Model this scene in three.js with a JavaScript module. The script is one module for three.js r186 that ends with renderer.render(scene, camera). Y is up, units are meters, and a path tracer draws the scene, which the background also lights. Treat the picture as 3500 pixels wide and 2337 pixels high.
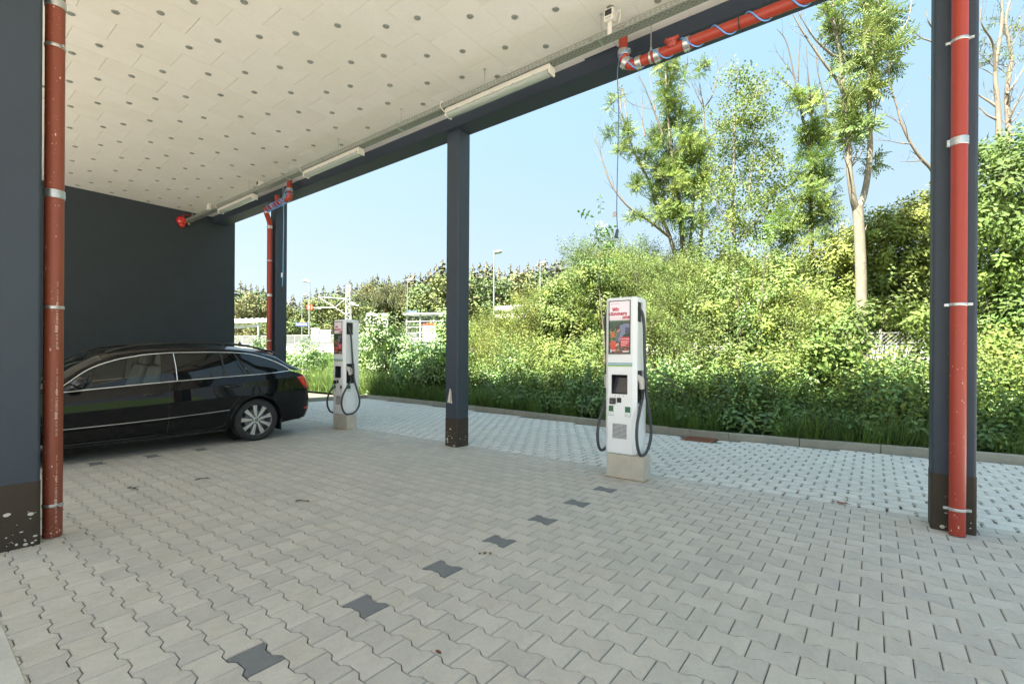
import * as THREE from 'three';
import { mergeGeometries } from 'three/addons/utils/BufferGeometryUtils.js';
import { RoundedBoxGeometry } from 'three/addons/geometries/RoundedBoxGeometry.js';
import { Brush, Evaluator, SUBTRACTION } from 'three-bvh-csg';

// ------------------------------------------------------------------ camera, sky, sun, exposure
const scene = new THREE.Scene();
const EYE = new THREE.Vector3(0, 1.33, 0), YAW = 0.6504, ROLL = 0.0058, FPX = 1626.59, CX = 1750, CY = 1219.8;   // lens of the photograph, in its own 3500 x 2337 pixels
const camera = new THREE.PerspectiveCamera(2 * Math.atan(1168.5 / FPX) * 180 / Math.PI, 1024 / 683, 0.05, 1500);
camera.setViewOffset(1024, 683, 0, -15, 1024, 683);
camera.position.copy(EYE);
camera.rotation.order = 'YXZ';
camera.rotation.set(0, YAW, ROLL);
scene.add(camera);

const EXPOSURE = 7.6;
const SUN_EL = 57 * Math.PI / 180, SUN_AZ = Math.atan2(-0.22, 1);          // azimuth from +z towards +x: the sun stands behind the building
const SUN = new THREE.Vector3(Math.sin(SUN_AZ) * Math.cos(SUN_EL), Math.sin(SUN_EL), Math.cos(SUN_AZ) * Math.cos(SUN_EL));
{
  const W = 512, H = 256, data = new Float32Array(W * H * 4);
  const low = [0.106, 0.116, 0.123], high = [0.028, 0.078, 0.122];
  for (let j = 0; j < H; j++) for (let i = 0; i < W; i++) {
    const el = ((j + 0.5) / H - 0.5) * Math.PI, az = ((i + 0.5) / W - 0.5) * 2 * Math.PI;
    const x = Math.cos(az) * Math.cos(el), y = Math.sin(el), z = Math.sin(az) * Math.cos(el);
    const chi = Math.acos(Math.min(1, Math.max(-1, x * SUN.x + y * SUN.y + z * SUN.z)));
    const up = Math.max(0, y), t = 1 - Math.exp(-up * 2.6);
    const halo = 2.2 * Math.exp(-chi / 0.42) + 0.5 * Math.exp(-chi / 1.1);
    for (let c = 0; c < 3; c++) {
      let v = low[c] + (high[c] - low[c]) * t;
      v = v * (1 + 0.35 * halo) + halo * 0.12 * [1, 0.97, 0.9][c];
      if (y < 0) v = [0.16, 0.17, 0.13][c] + (v - [0.16, 0.17, 0.13][c]) * Math.exp(y * 12);
      data[(j * W + i) * 4 + c] = v;
    }
    data[(j * W + i) * 4 + 3] = 1;
  }
  const sky = new THREE.DataTexture(data, W, H, THREE.RGBAFormat, THREE.FloatType);
  sky.mapping = THREE.EquirectangularReflectionMapping;
  sky.minFilter = sky.magFilter = THREE.LinearFilter;
  sky.needsUpdate = true;
  scene.background = sky;
  scene.environment = sky;
}
const sun = new THREE.DirectionalLight(new THREE.Color().setRGB(1, 0.95, 0.86), 5);
sun.position.copy(SUN).multiplyScalar(120); sun.castShadow = true; sun.shadow.radius = 1.2;
sun.shadow.mapSize.set(4096, 4096);
Object.assign(sun.shadow.camera, { left: -90, right: 90, top: 90, bottom: -90, near: 1, far: 300 });
scene.add(sun, sun.target);

// ------------------------------------------------------------------ helpers
const V = (x, y, z) => new THREE.Vector3(x, y, z), C = (r, g, b) => new THREE.Color().setRGB(r, g, b);
function rng(seed) { let s = seed * 2654435761 >>> 0; return () => { s = (s + 0x6d2b79f5) | 0; let t = Math.imul(s ^ (s >>> 15), 1 | s); t = (t + Math.imul(t ^ (t >>> 7), 61 | t)) ^ t; return ((t ^ (t >>> 14)) >>> 0) / 4294967296; }; }
// a direction / point of the world seen at a pixel of the photograph, t metres in front of the camera
function ray(ox, oy) {
  let a = ox - CX, b = oy - CY; const cr = Math.cos(ROLL), sr = Math.sin(ROLL);
  [a, b] = [a * cr + b * sr, -a * sr + b * cr];
  const r = a / FPX, u = -b / FPX, s = Math.sin(YAW), c = Math.cos(YAW);
  return V(c * r - s, u, -s * r - c);
}
const W = (ox, oy, t) => ray(ox, oy).multiplyScalar(t).add(EYE);
function seen(p) {   // photograph pixel and depth of a point
  const s = Math.sin(YAW), c = Math.cos(YAW), f = -s * p.x - c * p.z, r = c * p.x - s * p.z;
  return [CX + FPX * r / f, CY - FPX * (p.y - EYE.y) / f, f];
}
const inFrame = (p, m = 60) => { const [x, y, f] = seen(p); return f > 0.2 && x > -m && x < 3500 + m && y > -m && y < 2337 + m; };

const used = {};
function numbered(name) { const n = used[name] = (used[name] ?? -1) + 1; return n ? name + '_' + String(n).padStart(3, '0') : name; }
function tag(o, label, category, group) { Object.assign(o.userData, { label, category }); if (group) o.userData.group = group; return o; }
function thing(name, [x, y, z], label, category, group, turn = 0) {
  const o = new THREE.Group(); o.name = numbered(name); o.position.set(x, y, z); o.rotation.y = turn; scene.add(o);
  return tag(o, label, category, group);
}
function struct(name, mesh) { mesh.name = name; mesh.userData.kind = 'structure'; scene.add(mesh); return mesh; }
function part(name, geo, mat, parent, kind) {
  const m = new THREE.Mesh(geo, mat); m.name = name; m.castShadow = m.receiveShadow = true; if (kind) m.userData.kind = kind; parent.add(m); return m;
}
function copy(o, name, label) { const c = o.clone(); c.name = numbered(name); scene.add(c); c.userData = { ...o.userData, ...(label ? { label } : {}) }; return c; }
// geometry
function flat(g) { const n = g.index ? g.toNonIndexed() : g; for (const k of Object.keys(n.attributes)) if (!['position', 'normal', 'uv'].includes(k)) n.deleteAttribute(k); if (!n.attributes.uv) n.setAttribute('uv', new THREE.BufferAttribute(new Float32Array(n.attributes.position.count * 2), 2)); if (!n.attributes.normal) n.computeVertexNormals(); n.morphAttributes = {}; return n; }
const join = (list) => list.length === 1 ? flat(list[0]) : mergeGeometries(list.map(flat));
function metres(g) {   // uv in metres, projected along the main axis of each face
  const n = flat(g), p = n.attributes.position, uv = n.attributes.uv, a = V(), b = V(), c = V();
  for (let i = 0; i < p.count; i += 3) {
    a.fromBufferAttribute(p, i); b.fromBufferAttribute(p, i + 1); c.fromBufferAttribute(p, i + 2);
    const nn = b.clone().sub(a).cross(c.clone().sub(a)), ax = Math.abs(nn.x), ay = Math.abs(nn.y), az = Math.abs(nn.z);
    [a, b, c].forEach((q, k) => { if (ay >= ax && ay >= az) uv.setXY(i + k, q.x, q.z); else if (ax >= az) uv.setXY(i + k, q.z, q.y); else uv.setXY(i + k, q.x, q.y); });
  }
  return n;
}
const box = (x0, x1, y0, y1, z0, z1) => metres(new THREE.BoxGeometry(x1 - x0, y1 - y0, z1 - z0).translate((x0 + x1) / 2, (y0 + y1) / 2, (z0 + z1) / 2));
const rbox = (x0, x1, y0, y1, z0, z1, r = 0.01, n = 2) => metres(new RoundedBoxGeometry(x1 - x0, y1 - y0, z1 - z0, n, r).translate((x0 + x1) / 2, (y0 + y1) / 2, (z0 + z1) / 2));
const cyl = (r0, r1, h, n = 24, open = false) => new THREE.CylinderGeometry(r1, r0, h, n, 1, open);
function cylBetween(a, b, r, n = 10, r2 = r) { const d = b.clone().sub(a), g = cyl(r, r2, d.length(), n); g.applyQuaternion(new THREE.Quaternion().setFromUnitVectors(V(0, 1, 0), d.normalize())); return g.translate((a.x + b.x) / 2, (a.y + b.y) / 2, (a.z + b.z) / 2); }
function tube(pts, radii, sides = 8, cap = true) {   // tapered tube along a polyline
  const P = [], N = [], U = [], I = [], n = pts.length, R = (i) => Array.isArray(radii) ? radii[Math.min(i, radii.length - 1)] : radii;
  let up = V(0.31, 0.2, 0.93), len = 0;
  for (let i = 0; i < n; i++) {
    const d = pts[Math.min(n - 1, i + 1)].clone().sub(pts[Math.max(0, i - 1)]).normalize();
    if (i) len += pts[i].distanceTo(pts[i - 1]);
    let s = up.clone().addScaledVector(d, -up.dot(d)); if (s.lengthSq() < 1e-6) s = V(1, 0, 0).addScaledVector(d, -d.x); s.normalize(); up = s;
    const q = d.clone().cross(s);
    for (let k = 0; k <= sides; k++) {
      const a = k / sides * Math.PI * 2, e = s.clone().multiplyScalar(Math.cos(a)).addScaledVector(q, Math.sin(a));
      P.push(pts[i].x + e.x * R(i), pts[i].y + e.y * R(i), pts[i].z + e.z * R(i)); N.push(e.x, e.y, e.z); U.push(k / sides * 2 * Math.PI * R(0), len);
    }
  }
  const w = sides + 1;
  for (let i = 0; i < n - 1; i++) for (let k = 0; k < sides; k++) { const a = i * w + k, b = a + w; I.push(a, a + 1, b, b, a + 1, b + 1); }
  if (cap) for (const [i, f] of [[0, 1], [n - 1, 0]]) { const c = P.length / 3, d = pts[i].clone().sub(pts[i ? i - 1 : 1]).normalize(); P.push(pts[i].x, pts[i].y, pts[i].z); N.push(d.x, d.y, d.z); U.push(0, 0); for (let k = 0; k < sides; k++) { const a = i * w + k; if (f) I.push(c, a + 1, a); else I.push(c, a, a + 1); } }
  const g = new THREE.BufferGeometry();
  g.setAttribute('position', new THREE.Float32BufferAttribute(P, 3)); g.setAttribute('normal', new THREE.Float32BufferAttribute(N, 3)); g.setAttribute('uv', new THREE.Float32BufferAttribute(U, 2)); g.setIndex(I);
  return g;
}
const smooth = (pts, n) => new THREE.CatmullRomCurve3(pts, false, 'centripetal').getPoints(n);
function sheet(P, nu, nv, uvs) {   // grid of points P[v][u] as a smooth sheet
  const pos = [], uv = [], I = [];
  for (let v = 0; v < nv; v++) for (let u = 0; u < nu; u++) { const p = P(u, v); pos.push(p.x, p.y, p.z); uv.push(...(uvs ? uvs(u, v) : [p.x, p.z])); }
  for (let v = 0; v < nv - 1; v++) for (let u = 0; u < nu - 1; u++) { const a = v * nu + u; I.push(a, a + 1, a + nu, a + 1, a + nu + 1, a + nu); }
  const g = new THREE.BufferGeometry(); g.setAttribute('position', new THREE.Float32BufferAttribute(pos, 3)); g.setAttribute('uv', new THREE.Float32BufferAttribute(uv, 2)); g.setIndex(I); g.computeVertexNormals();
  return g;
}
// noise and textures
function lattice(n, seed) { const r = rng(seed), a = new Float32Array(n * n); for (let i = 0; i < n * n; i++) a[i] = r(); return a; }
function tileNoise(size, octaves, seed) {   // octaves: [cells, weight]...; tiles, values 0..1
  const out = new Float32Array(size * size); let total = 0;
  octaves.forEach(([n, w], k) => {
    const L = lattice(n, seed * 31 + k); total += w;
    for (let y = 0; y < size; y++) for (let x = 0; x < size; x++) {
      const fx = x / size * n, fy = y / size * n, ix = fx | 0, iy = fy | 0; let tx = fx - ix, ty = fy - iy; tx = tx * tx * (3 - 2 * tx); ty = ty * ty * (3 - 2 * ty);
      const jx = (ix + 1) % n, jy = (iy + 1) % n;
      out[y * size + x] += w * ((L[iy * n + ix] * (1 - tx) + L[iy * n + jx] * tx) * (1 - ty) + (L[jy * n + ix] * (1 - tx) + L[jy * n + jx] * tx) * ty);
    }
  });
  for (let i = 0; i < out.length; i++) out[i] /= total;
  return out;
}
function dataTex(size, f, repeat = 1, srgb = false) {   // f(i, x, y) -> value or [r, g, b], 0..1
  const d = new Uint8Array(size * size * 4);
  for (let i = 0; i < size * size; i++) { const v = f(i, i % size, i / size | 0), a = Array.isArray(v) ? v : [v, v, v]; for (let c = 0; c < 3; c++) d[i * 4 + c] = Math.max(0, Math.min(255, a[c] * 255)); d[i * 4 + 3] = 255; }
  const t = new THREE.DataTexture(d, size, size); t.wrapS = t.wrapT = THREE.RepeatWrapping; t.magFilter = THREE.LinearFilter; t.minFilter = THREE.LinearFilter; t.repeat.set(repeat, repeat); if (srgb) t.colorSpace = THREE.SRGBColorSpace; t.needsUpdate = true;
  return t;
}
const mix = (a, b, t) => a + (b - a) * t, clamp = (x, a = 0, b = 1) => Math.min(b, Math.max(a, x)), sstep = (a, b, x) => { const t = clamp((x - a) / (b - a)); return t * t * (3 - 2 * t); };
const std = (color, roughness, o = {}) => new THREE.MeshStandardMaterial({ color, roughness, ...o });
const phys = (color, roughness, o = {}) => new THREE.MeshPhysicalMaterial({ color, roughness, ...o });

// ------------------------------------------------------------------ shared materials
const grain = tileNoise(512, [[8, 0.6], [24, 0.5], [90, 0.6], [256, 0.9]], 3), coarse = tileNoise(512, [[3, 1], [7, 0.8], [17, 0.5], [60, 0.35]], 5), speck = tileNoise(512, [[128, 1], [256, 1]], 9);
const concreteMap = dataTex(512, (i) => { const v = 0.88 + 0.30 * (grain[i] - 0.5) + 0.24 * (coarse[i] - 0.5), s = speck[i] > 0.80 ? 0.10 : speck[i] < 0.2 ? -0.12 : 0; return [v + s, v + s * 0.98, (v + s) * 0.985]; }, 1.6);
const concreteBump = dataTex(512, (i) => grain[i] * 0.6 + speck[i] * 0.5, 1.6);
const plasterBump = dataTex(512, (i) => speck[i] * 0.7 + grain[i] * 0.5, 1.3);
const softMap = dataTex(512, (i) => 0.86 + 0.16 * (coarse[i] - 0.5) + 0.14 * (grain[i] - 0.5), 0.7);
const panelMap = dataTex(512, (i, x, y) => { const v = 0.93 + 0.10 * (grain[i] - 0.5) + 0.05 * (coarse[i] - 0.5), s = coarse[(i * 7) % 262144] > 0.66 && speck[i] > 0.6 ? 0.06 : 0; return [v - s, v - s * 1.15, v - s * 1.5]; }, 1.1);
const panelBump = dataTex(512, (i) => grain[i] * 0.5 + speck[i] * 0.6, 1.1);
const M = {
  paver: [0.50, 0.475, 0.49, 0.515, 0.455].map((a, k) => std(C(a, a * [0.92, 0.925, 0.91, 0.92, 0.925][k], a * [0.825, 0.835, 0.805, 0.825, 0.84][k]), 0.88, { map: concreteMap, bumpMap: concreteBump, bumpScale: 0.0012 })),
  paverAny: std(C(1, 1, 1), 0.88, { map: concreteMap, bumpMap: concreteBump, bumpScale: 0.0012 }),
  paverDark: std(C(0.165, 0.168, 0.175), 0.8, { map: concreteMap, bumpMap: concreteBump, bumpScale: 0.0014 }),
  green: [0.60, 0.575, 0.625, 0.59].map((a, k) => std(C(a, a * 0.95, a * 0.885), 0.86, { map: concreteMap, bumpMap: concreteBump, bumpScale: 0.001 })),
  sand: std(C(0.14, 0.125, 0.10), 1, { map: concreteMap, bumpMap: concreteBump, bumpScale: 0.003 }),
  pebble: std(C(1, 1, 1), 0.9),
  kerb: std(C(0.34, 0.325, 0.27), 0.92, { map: concreteMap, bumpMap: concreteBump, bumpScale: 0.003 }),
  block: std(C(0.56, 0.51, 0.43), 0.9, { map: concreteMap, bumpMap: concreteBump, bumpScale: 0.001 }),
  strip: std(C(0.52, 0.50, 0.46), 0.95, { map: concreteMap, bumpMap: concreteBump, bumpScale: 0.003 }),
  panel: [0.80, 0.775, 0.79].map((a, k) => std(C(a, a * 0.955, a * [0.885, 0.875, 0.89][k]), 0.95, { map: panelMap, bumpMap: panelBump, bumpScale: 0.0012 })),
  slab: std(C(0.3, 0.29, 0.28), 0.95),
  anchor: std(C(0.30, 0.31, 0.28), 0.55, { metalness: 0.25 }),
  wall: std(C(0.036, 0.045, 0.052), 0.95, { map: softMap, bumpMap: plasterBump, bumpScale: 0.004 }),
  facade: std(C(0.45, 0.44, 0.42), 0.95, { map: softMap, bumpMap: plasterBump, bumpScale: 0.004 }),
  steel: std(C(0.034, 0.048, 0.068), 0.6, { map: softMap, bumpMap: plasterBump, bumpScale: 0.0003 }),
  beam: std(C(0.026, 0.038, 0.060), 0.7, { map: softMap }),
  bitumen: std(C(0.048, 0.034, 0.021), 0.75, { map: softMap, bumpMap: plasterBump, bumpScale: 0.002 }),
  splash: std(C(0.55, 0.52, 0.46), 0.95),
  redPipe: std(C(0.36, 0.040, 0.020), 0.42, { map: softMap }),
  zinc: std(C(0.62, 0.63, 0.62), 0.34, { metalness: 0.85, map: softMap }),
  tray: std(C(0.27, 0.285, 0.25), 0.5, { metalness: 0.3, map: softMap }),
  white: std(C(0.78, 0.77, 0.74), 0.45),
  offwhite: std(C(0.58, 0.55, 0.49), 0.5),
  blue: std(C(0.12, 0.32, 0.68), 0.4),
  black: std(C(0.018, 0.018, 0.020), 0.45),
  rubber: std(C(0.035, 0.036, 0.038), 0.65),
  grey: std(C(0.35, 0.36, 0.36), 0.5),
  galv: std(C(0.30, 0.305, 0.30), 0.45, { metalness: 0.4 }),
  rust: std(C(0.22, 0.085, 0.045), 0.85, { map: concreteMap, bumpMap: concreteBump, bumpScale: 0.003 }),
  signBlue: std(C(0.03, 0.06, 0.32), 0.5),
  signRed: std(C(0.65, 0.05, 0.03), 0.5),
  pale: std(C(0.30, 0.305, 0.295), 0.6),
  redDusty: std(C(0.27, 0.062, 0.030), 0.5, { map: softMap }),
};

// ------------------------------------------------------------------ ground
const kerbLine = [[6, -9.25], [3.5, -8.95], [0.63, -8.66], [-0.14, -8.54], [-1.11, -8.40], [-2.07, -8.29], [-3.24, -8.33], [-6, -8.62], [-9, -8.94], [-11.3, -9.13], [-12.75, -9.17]];
function kerbZ(x) {
  if (x >= 6) return -9.25 - (x - 6) * 0.1; if (x <= -12.75) return -9.17;
  for (let i = 0; i < kerbLine.length - 1; i++) { const [a, b] = kerbLine[i], [c, d] = kerbLine[i + 1]; if (x <= a && x >= c) return mix(b, d, (x - a) / (c - a)); }
}
const wob = (x, z, s) => Math.sin(x * 0.37 * s + 1.3) * Math.cos(z * 0.29 * s + 0.6) + 0.5 * Math.sin(x * 0.91 * s + z * 0.63 * s);
function landY(x, z) {
  const d = Math.max(0, kerbZ(x) - 0.09 - z), far = Math.hypot(x, z);
  return 0.07 + 2.1 * sstep(0, 34, d) * (0.55 + 0.45 * sstep(2, -30, x)) + 0.06 * wob(x, z, 2) * sstep(0, 4, d) + 22 * sstep(66, 330, far);
}
{
  const base = new THREE.PlaneGeometry(500, 320).rotateX(-Math.PI / 2).translate(0, -0.07, 140);
  const p2 = new THREE.PlaneGeometry(500, 20).rotateX(-Math.PI / 2).translate(0, -0.07, -30);
  struct('ground', new THREE.Mesh(metres(new THREE.PlaneGeometry(460, 240).rotateX(-Math.PI / 2).translate(0, -0.075, 109)), std(C(0.40, 0.38, 0.345), 0.95, { map: softMap, bumpMap: concreteBump, bumpScale: 0.004 })));
  const xs = []; for (let x = -14; x <= 8; x += 0.5) xs.push(x);
  for (let k = 1; k < 36; k++) { const s = Math.pow(k / 35, 2.2) * 420; xs.push(8 + s); xs.unshift(-14 - s); }
  const ds = []; for (let k = 0; k <= 70; k++) ds.push(Math.pow(k / 70, 2.4) * 430);
  xs.reverse();   // u runs from +x to -x so that the sheet faces up
  const g = sheet((u, v) => { const x = xs[u], z = kerbZ(x) - 0.09 - ds[v]; return V(x, landY(x, z), z); }, xs.length, ds.length);
  const turfMap = dataTex(512, (i) => { const t = coarse[i], s = grain[i]; return [0.55 + 0.5 * (t - 0.5) + 0.5 * (s - 0.5), 0.62 + 0.35 * (t - 0.5) + 0.5 * (s - 0.5), 0.5 + 0.2 * (t - 0.5) + 0.4 * (s - 0.5)]; }, 0.35);
  struct('meadow', new THREE.Mesh(g, std(C(0.10, 0.17, 0.040), 1, { map: turfMap, bumpMap: concreteBump, bumpScale: 0.05, side: THREE.DoubleSide })));
}
// ------------------------------------------------------------------ block paving under the roof: interlocking double-T stones
const pickLargest = (list, most) => { list.forEach((q) => { const [, , f] = seen(q.p); q.f = f; }); list.sort((a, b) => a.f - b.f); return [list.slice(0, most), list.slice(most)]; };
const PX = 0.2, PZ = 0.142, X0 = -2.155, Z0 = -2.69;
function prismTop(outline, bevel, depth) {   // outline [x, z] anticlockwise seen from above; top at y = 0
  const P = [], I = [], n = outline.length, inner = outline.map(([x, z]) => [x - Math.sign(x) * bevel, z - Math.sign(z) * bevel]);
  const shape = inner.map(([x, z]) => new THREE.Vector2(x, z)), tris = THREE.ShapeUtils.triangulateShape(shape, []);
  const pos = [];
  const tri = (a, b, c) => { const nn = b.clone().sub(a).cross(c.clone().sub(a)); pos.push(a, b, c); };
  const A = inner.map(([x, z]) => V(x, 0, z)), B = outline.map(([x, z]) => V(x, -bevel, z)), D = outline.map(([x, z]) => V(x, -depth, z));
  for (const [i, j, k] of tris) { const nn = A[j].clone().sub(A[i]).cross(A[k].clone().sub(A[i])); nn.y > 0 ? tri(A[i], A[j], A[k]) : tri(A[i], A[k], A[j]); }
  for (let i = 0; i < n; i++) { const j = (i + 1) % n; for (const [S, T] of [[A, B], [B, D]]) { const c = B[i].clone().add(B[j]).multiplyScalar(0.5), nn = S[j].clone().sub(S[i]).cross(T[i].clone().sub(S[i])); const out = nn.x * c.x + nn.z * c.z > 0; if (out) { tri(S[i], S[j], T[i]); tri(S[j], T[j], T[i]); } else { tri(S[i], T[i], S[j]); tri(S[j], T[i], T[j]); } } }
  const g = new THREE.BufferGeometry().setFromPoints(pos); g.computeVertexNormals();
  g.setAttribute('uv', new THREE.Float32BufferAttribute(pos.flatMap((p) => [p.x + (p.y < -bevel * 1.5 ? p.y : 0), p.z + (p.y < -bevel * 1.5 ? p.y : 0)]), 2));
  return g;
}
function shiftUv(g, du, dv) { const n = g.clone(), uv = n.attributes.uv; for (let i = 0; i < uv.count; i++) uv.setXY(i, uv.getX(i) + du, uv.getY(i) + dv); return n; }
const hz = PZ / 2 - 0.0022, hx = PX / 2 - 0.0022, jog = 0.0118;
const halfT = [[hx, hz + jog], [0.067, hz + jog], [0.035, hz - jog], [-0.035, hz - jog], [-0.067, hz + jog], [-hx, hz + jog]];
const paverOutline = [...halfT.map(([x, z]) => [x, z]), ...halfT.map(([x, z]) => [-x, -z])];
const pavement = struct('pavement', new THREE.Mesh(metres(new THREE.PlaneGeometry(22, 14).rotateX(-Math.PI / 2).translate(-4, -0.022, 1.71)), M.sand));
const paverShapes = [0, 1, 2, 3, 4, 5].map((k) => shiftUv(prismTop(paverOutline, 0.0045, 0.03), k * 0.37, k * 0.21));
{
  const r = rng(11), list = [], ZB = -5.20;
  const darkRow = (x, z) => (Math.abs(x - X0) < 0.01 && Math.abs((Z0 - z) / (4 * PZ) - Math.round((Z0 - z) / (4 * PZ))) < 0.01 && z > -4.6 && z < -0.4) || (Math.abs(x - X0 + 5.4) < 0.01 && Math.abs((Z0 - z) / (4 * PZ) - Math.round((Z0 - z) / (4 * PZ))) < 0.01 && z < -1.4 && z > -3.0);
  for (let j = -20; j < 42; j++) for (let i = -60; i < 36; i++) {
    const z = Z0 + j * PZ, x = X0 + i * PX + (Math.abs(j) % 2 ? PX / 2 : 0);
    if (z < ZB + 0.06 || z > 2.2 || x < -13.2 || x > 4.2) continue;
    if (z > -0.20 && x < 0.4 && x > -8.9) continue;
    const p = V(x, (r() - 0.5) * 0.0022, z), dark = darkRow(x, z);
    list.push({ p, dark, k: Math.floor(r() * 5), s: Math.floor(r() * 6), rx: (r() - 0.5) * 0.012, rz: (r() - 0.5) * 0.008, ry: (r() - 0.5) * 0.006, sh: 0.92 + r() * 0.16, view: inFrame(p, 40), w: r() });
  }
  const view = list.filter((q) => q.view), rest = list.filter((q) => !q.view);
  const darks = view.filter((q) => q.dark), [near, far] = pickLargest(view.filter((q) => !q.dark), 300 - darks.length);
  for (const q of [...near, ...darks]) {
    const m = part(numbered('paver'), paverShapes[q.s], q.dark ? M.paverDark : M.paver[q.k], pavement);
    m.position.copy(q.p); m.rotation.set(q.rx, q.ry, q.rz); if (q.dark) m.userData.label = 'dark anthracite marker stone';
  }
  const others = [...far, ...rest], inst = new THREE.InstancedMesh(paverShapes[0], M.paverAny, others.length), o = new THREE.Object3D();
  inst.name = 'far_pavers'; inst.userData.kind = 'stuff';
  others.forEach((q, i) => { o.position.copy(q.p); o.rotation.set(q.rx, q.ry, q.rz); o.updateMatrix(); inst.setMatrixAt(i, o.matrix); const c = q.dark ? M.paverDark.color : M.paver[q.k].color; inst.setColorAt(i, c); });
  pavement.add(inst);
  // cut stones along the border to the parking bays
  const cut = []; for (let x = -13.2; x < 4.2;) { const w = 0.13 + r() * 0.07; const z1 = -5.285; cut.push(box(x + 0.002, x + w - 0.002, -0.03, -0.0005 - r() * 0.002, z1, z1 + 0.108)); x += w; }
  part('cut_border_stones', join(cut), M.paver[1], pavement, 'stuff');
  part('concrete_strip', rbox(-9, 0.5, -0.06, 0.005, -0.345, 0.9, 0.004, 1), M.strip, pavement).visible = true;
}
pavement.children.filter((m) => m.name === 'concrete_strip').forEach((m) => { m.scale.x = 1; });

// ------------------------------------------------------------------ parking bays: stones with open gravel joints
const bays = struct('parking_bays', new THREE.Mesh(metres(new THREE.PlaneGeometry(24, 4.4).rotateX(-Math.PI / 2).translate(-5, -0.02, -7.45)), std(C(0.10, 0.09, 0.07), 1, { map: concreteMap, bumpMap: concreteBump, bumpScale: 0.003 })));
{
  const r = rng(21), list = [], gx = 0.2, gz = 0.16, w = 0.180, d = 0.138;
  const outline = [[w / 2, d / 2], [-w / 2, d / 2], [-w / 2, -d / 2], [w / 2, -d / 2]];
  const shapes = [0, 1, 2, 3].map((k) => shiftUv(prismTop(outline, 0.006, 0.04), k * 0.41, k * 0.17));
  const pebbles = [];
  for (let j = 0; j < 26; j++) for (let i = -66; i < 46; i++) {
    const z = -5.375 - j * gz, x = -0.0 + i * gx + (j % 2 ? gx / 2 : 0);
    if (x < -13.1 || x > 5.5) continue;
    if (z > kerbZ(x) + 0.085 && !(x > -2.58 && x < -1.98 && z < -7.78)) {
      const p = V(x, (r() - 0.5) * 0.003, z);
      list.push({ p, k: Math.floor(r() * 4), s: Math.floor(r() * 4), rx: (r() - 0.5) * 0.014, rz: (r() - 0.5) * 0.012, ry: (r() - 0.5) * 0.012, view: inFrame(p, 20) });
      if (inFrame(p, 100)) for (let n = 0; n < 9; n++) pebbles.push([x + gx / 2 + (r() - 0.5) * 0.018, -0.006 + r() * 0.006, z + (r() - 0.5) * d, 0.004 + r() * 0.006, r()]);
    }
  }
  const [near, far] = pickLargest(list.filter((q) => q.view), 300);
  for (const q of near) { const m = part(numbered('bay_stone'), shapes[q.s], M.green[q.k], bays); m.position.copy(q.p); m.rotation.set(q.rx, q.ry, q.rz); }
  const others = [...far, ...list.filter((q) => !q.view)], inst = new THREE.InstancedMesh(shapes[0], M.paverAny, others.length), o = new THREE.Object3D();
  inst.name = 'far_bay_stones'; inst.userData.kind = 'stuff'; bays.add(inst);
  others.forEach((q, i) => { o.position.copy(q.p); o.rotation.set(q.rx, q.ry, q.rz); o.scale.setScalar(1); o.updateMatrix(); inst.setMatrixAt(i, o.matrix); inst.setColorAt(i, M.green[q.k].color); });
  const pb = new THREE.InstancedMesh(new THREE.IcosahedronGeometry(1, 0), M.pebble, pebbles.length); pb.name = 'gravel'; pb.userData.kind = 'stuff'; bays.add(pb);
  const c = new THREE.Color();
  pebbles.forEach(([x, y, z, s, t], i) => { o.position.set(x, y, z); o.rotation.set(t * 9, t * 31, 0); o.scale.set(s, s * 0.7, s); o.updateMatrix(); pb.setMatrixAt(i, o.matrix); const v = 0.24 + 0.40 * ((t * 7) % 1); pb.setColorAt(i, c.setRGB(v, v * 0.95, v * 0.85)); });
}
// ------------------------------------------------------------------ kerb
const kerb = new THREE.Group(); kerb.name = 'kerb'; kerb.userData.kind = 'structure'; scene.add(kerb);
{
  const r = rng(31), pts = [...kerbLine.map(([x, z]) => V(x, 0, z))], stones = [];
  let path = new THREE.CurvePath(); for (let i = 0; i < pts.length - 1; i++) path.add(new THREE.LineCurve3(pts[i], pts[i + 1]));
  const side = [V(-12.75, 0, -9.17), V(-12.95, 0, -7.6), V(-13.15, 0, -5.65)]; const path2 = new THREE.CurvePath(); for (let i = 0; i < 2; i++) path2.add(new THREE.LineCurve3(side[i], side[i + 1]));
  for (const pa of [path, path2]) {
    const L = pa.getLength(), n = Math.round(L / 1.0);
    for (let i = 0; i < n; i++) {
      const a = pa.getPointAt(i / n), b = pa.getPointAt((i + 1) / n), len = a.distanceTo(b) - 0.006, c = a.clone().add(b).multiplyScalar(0.5);
      const g = rbox(-len / 2, len / 2, -0.06, 0.112, -0.09, 0, 0.008, 2), m = part(numbered('kerb_stone'), shiftUv(g, r() * 3, r()), M.kerb, kerb);
      m.position.copy(c); m.position.y = (r() - 0.5) * 0.006; m.rotation.y = Math.atan2(a.z - b.z, b.x - a.x) + Math.PI + (r() - 0.5) * 0.008;
    }
  }
}
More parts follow.
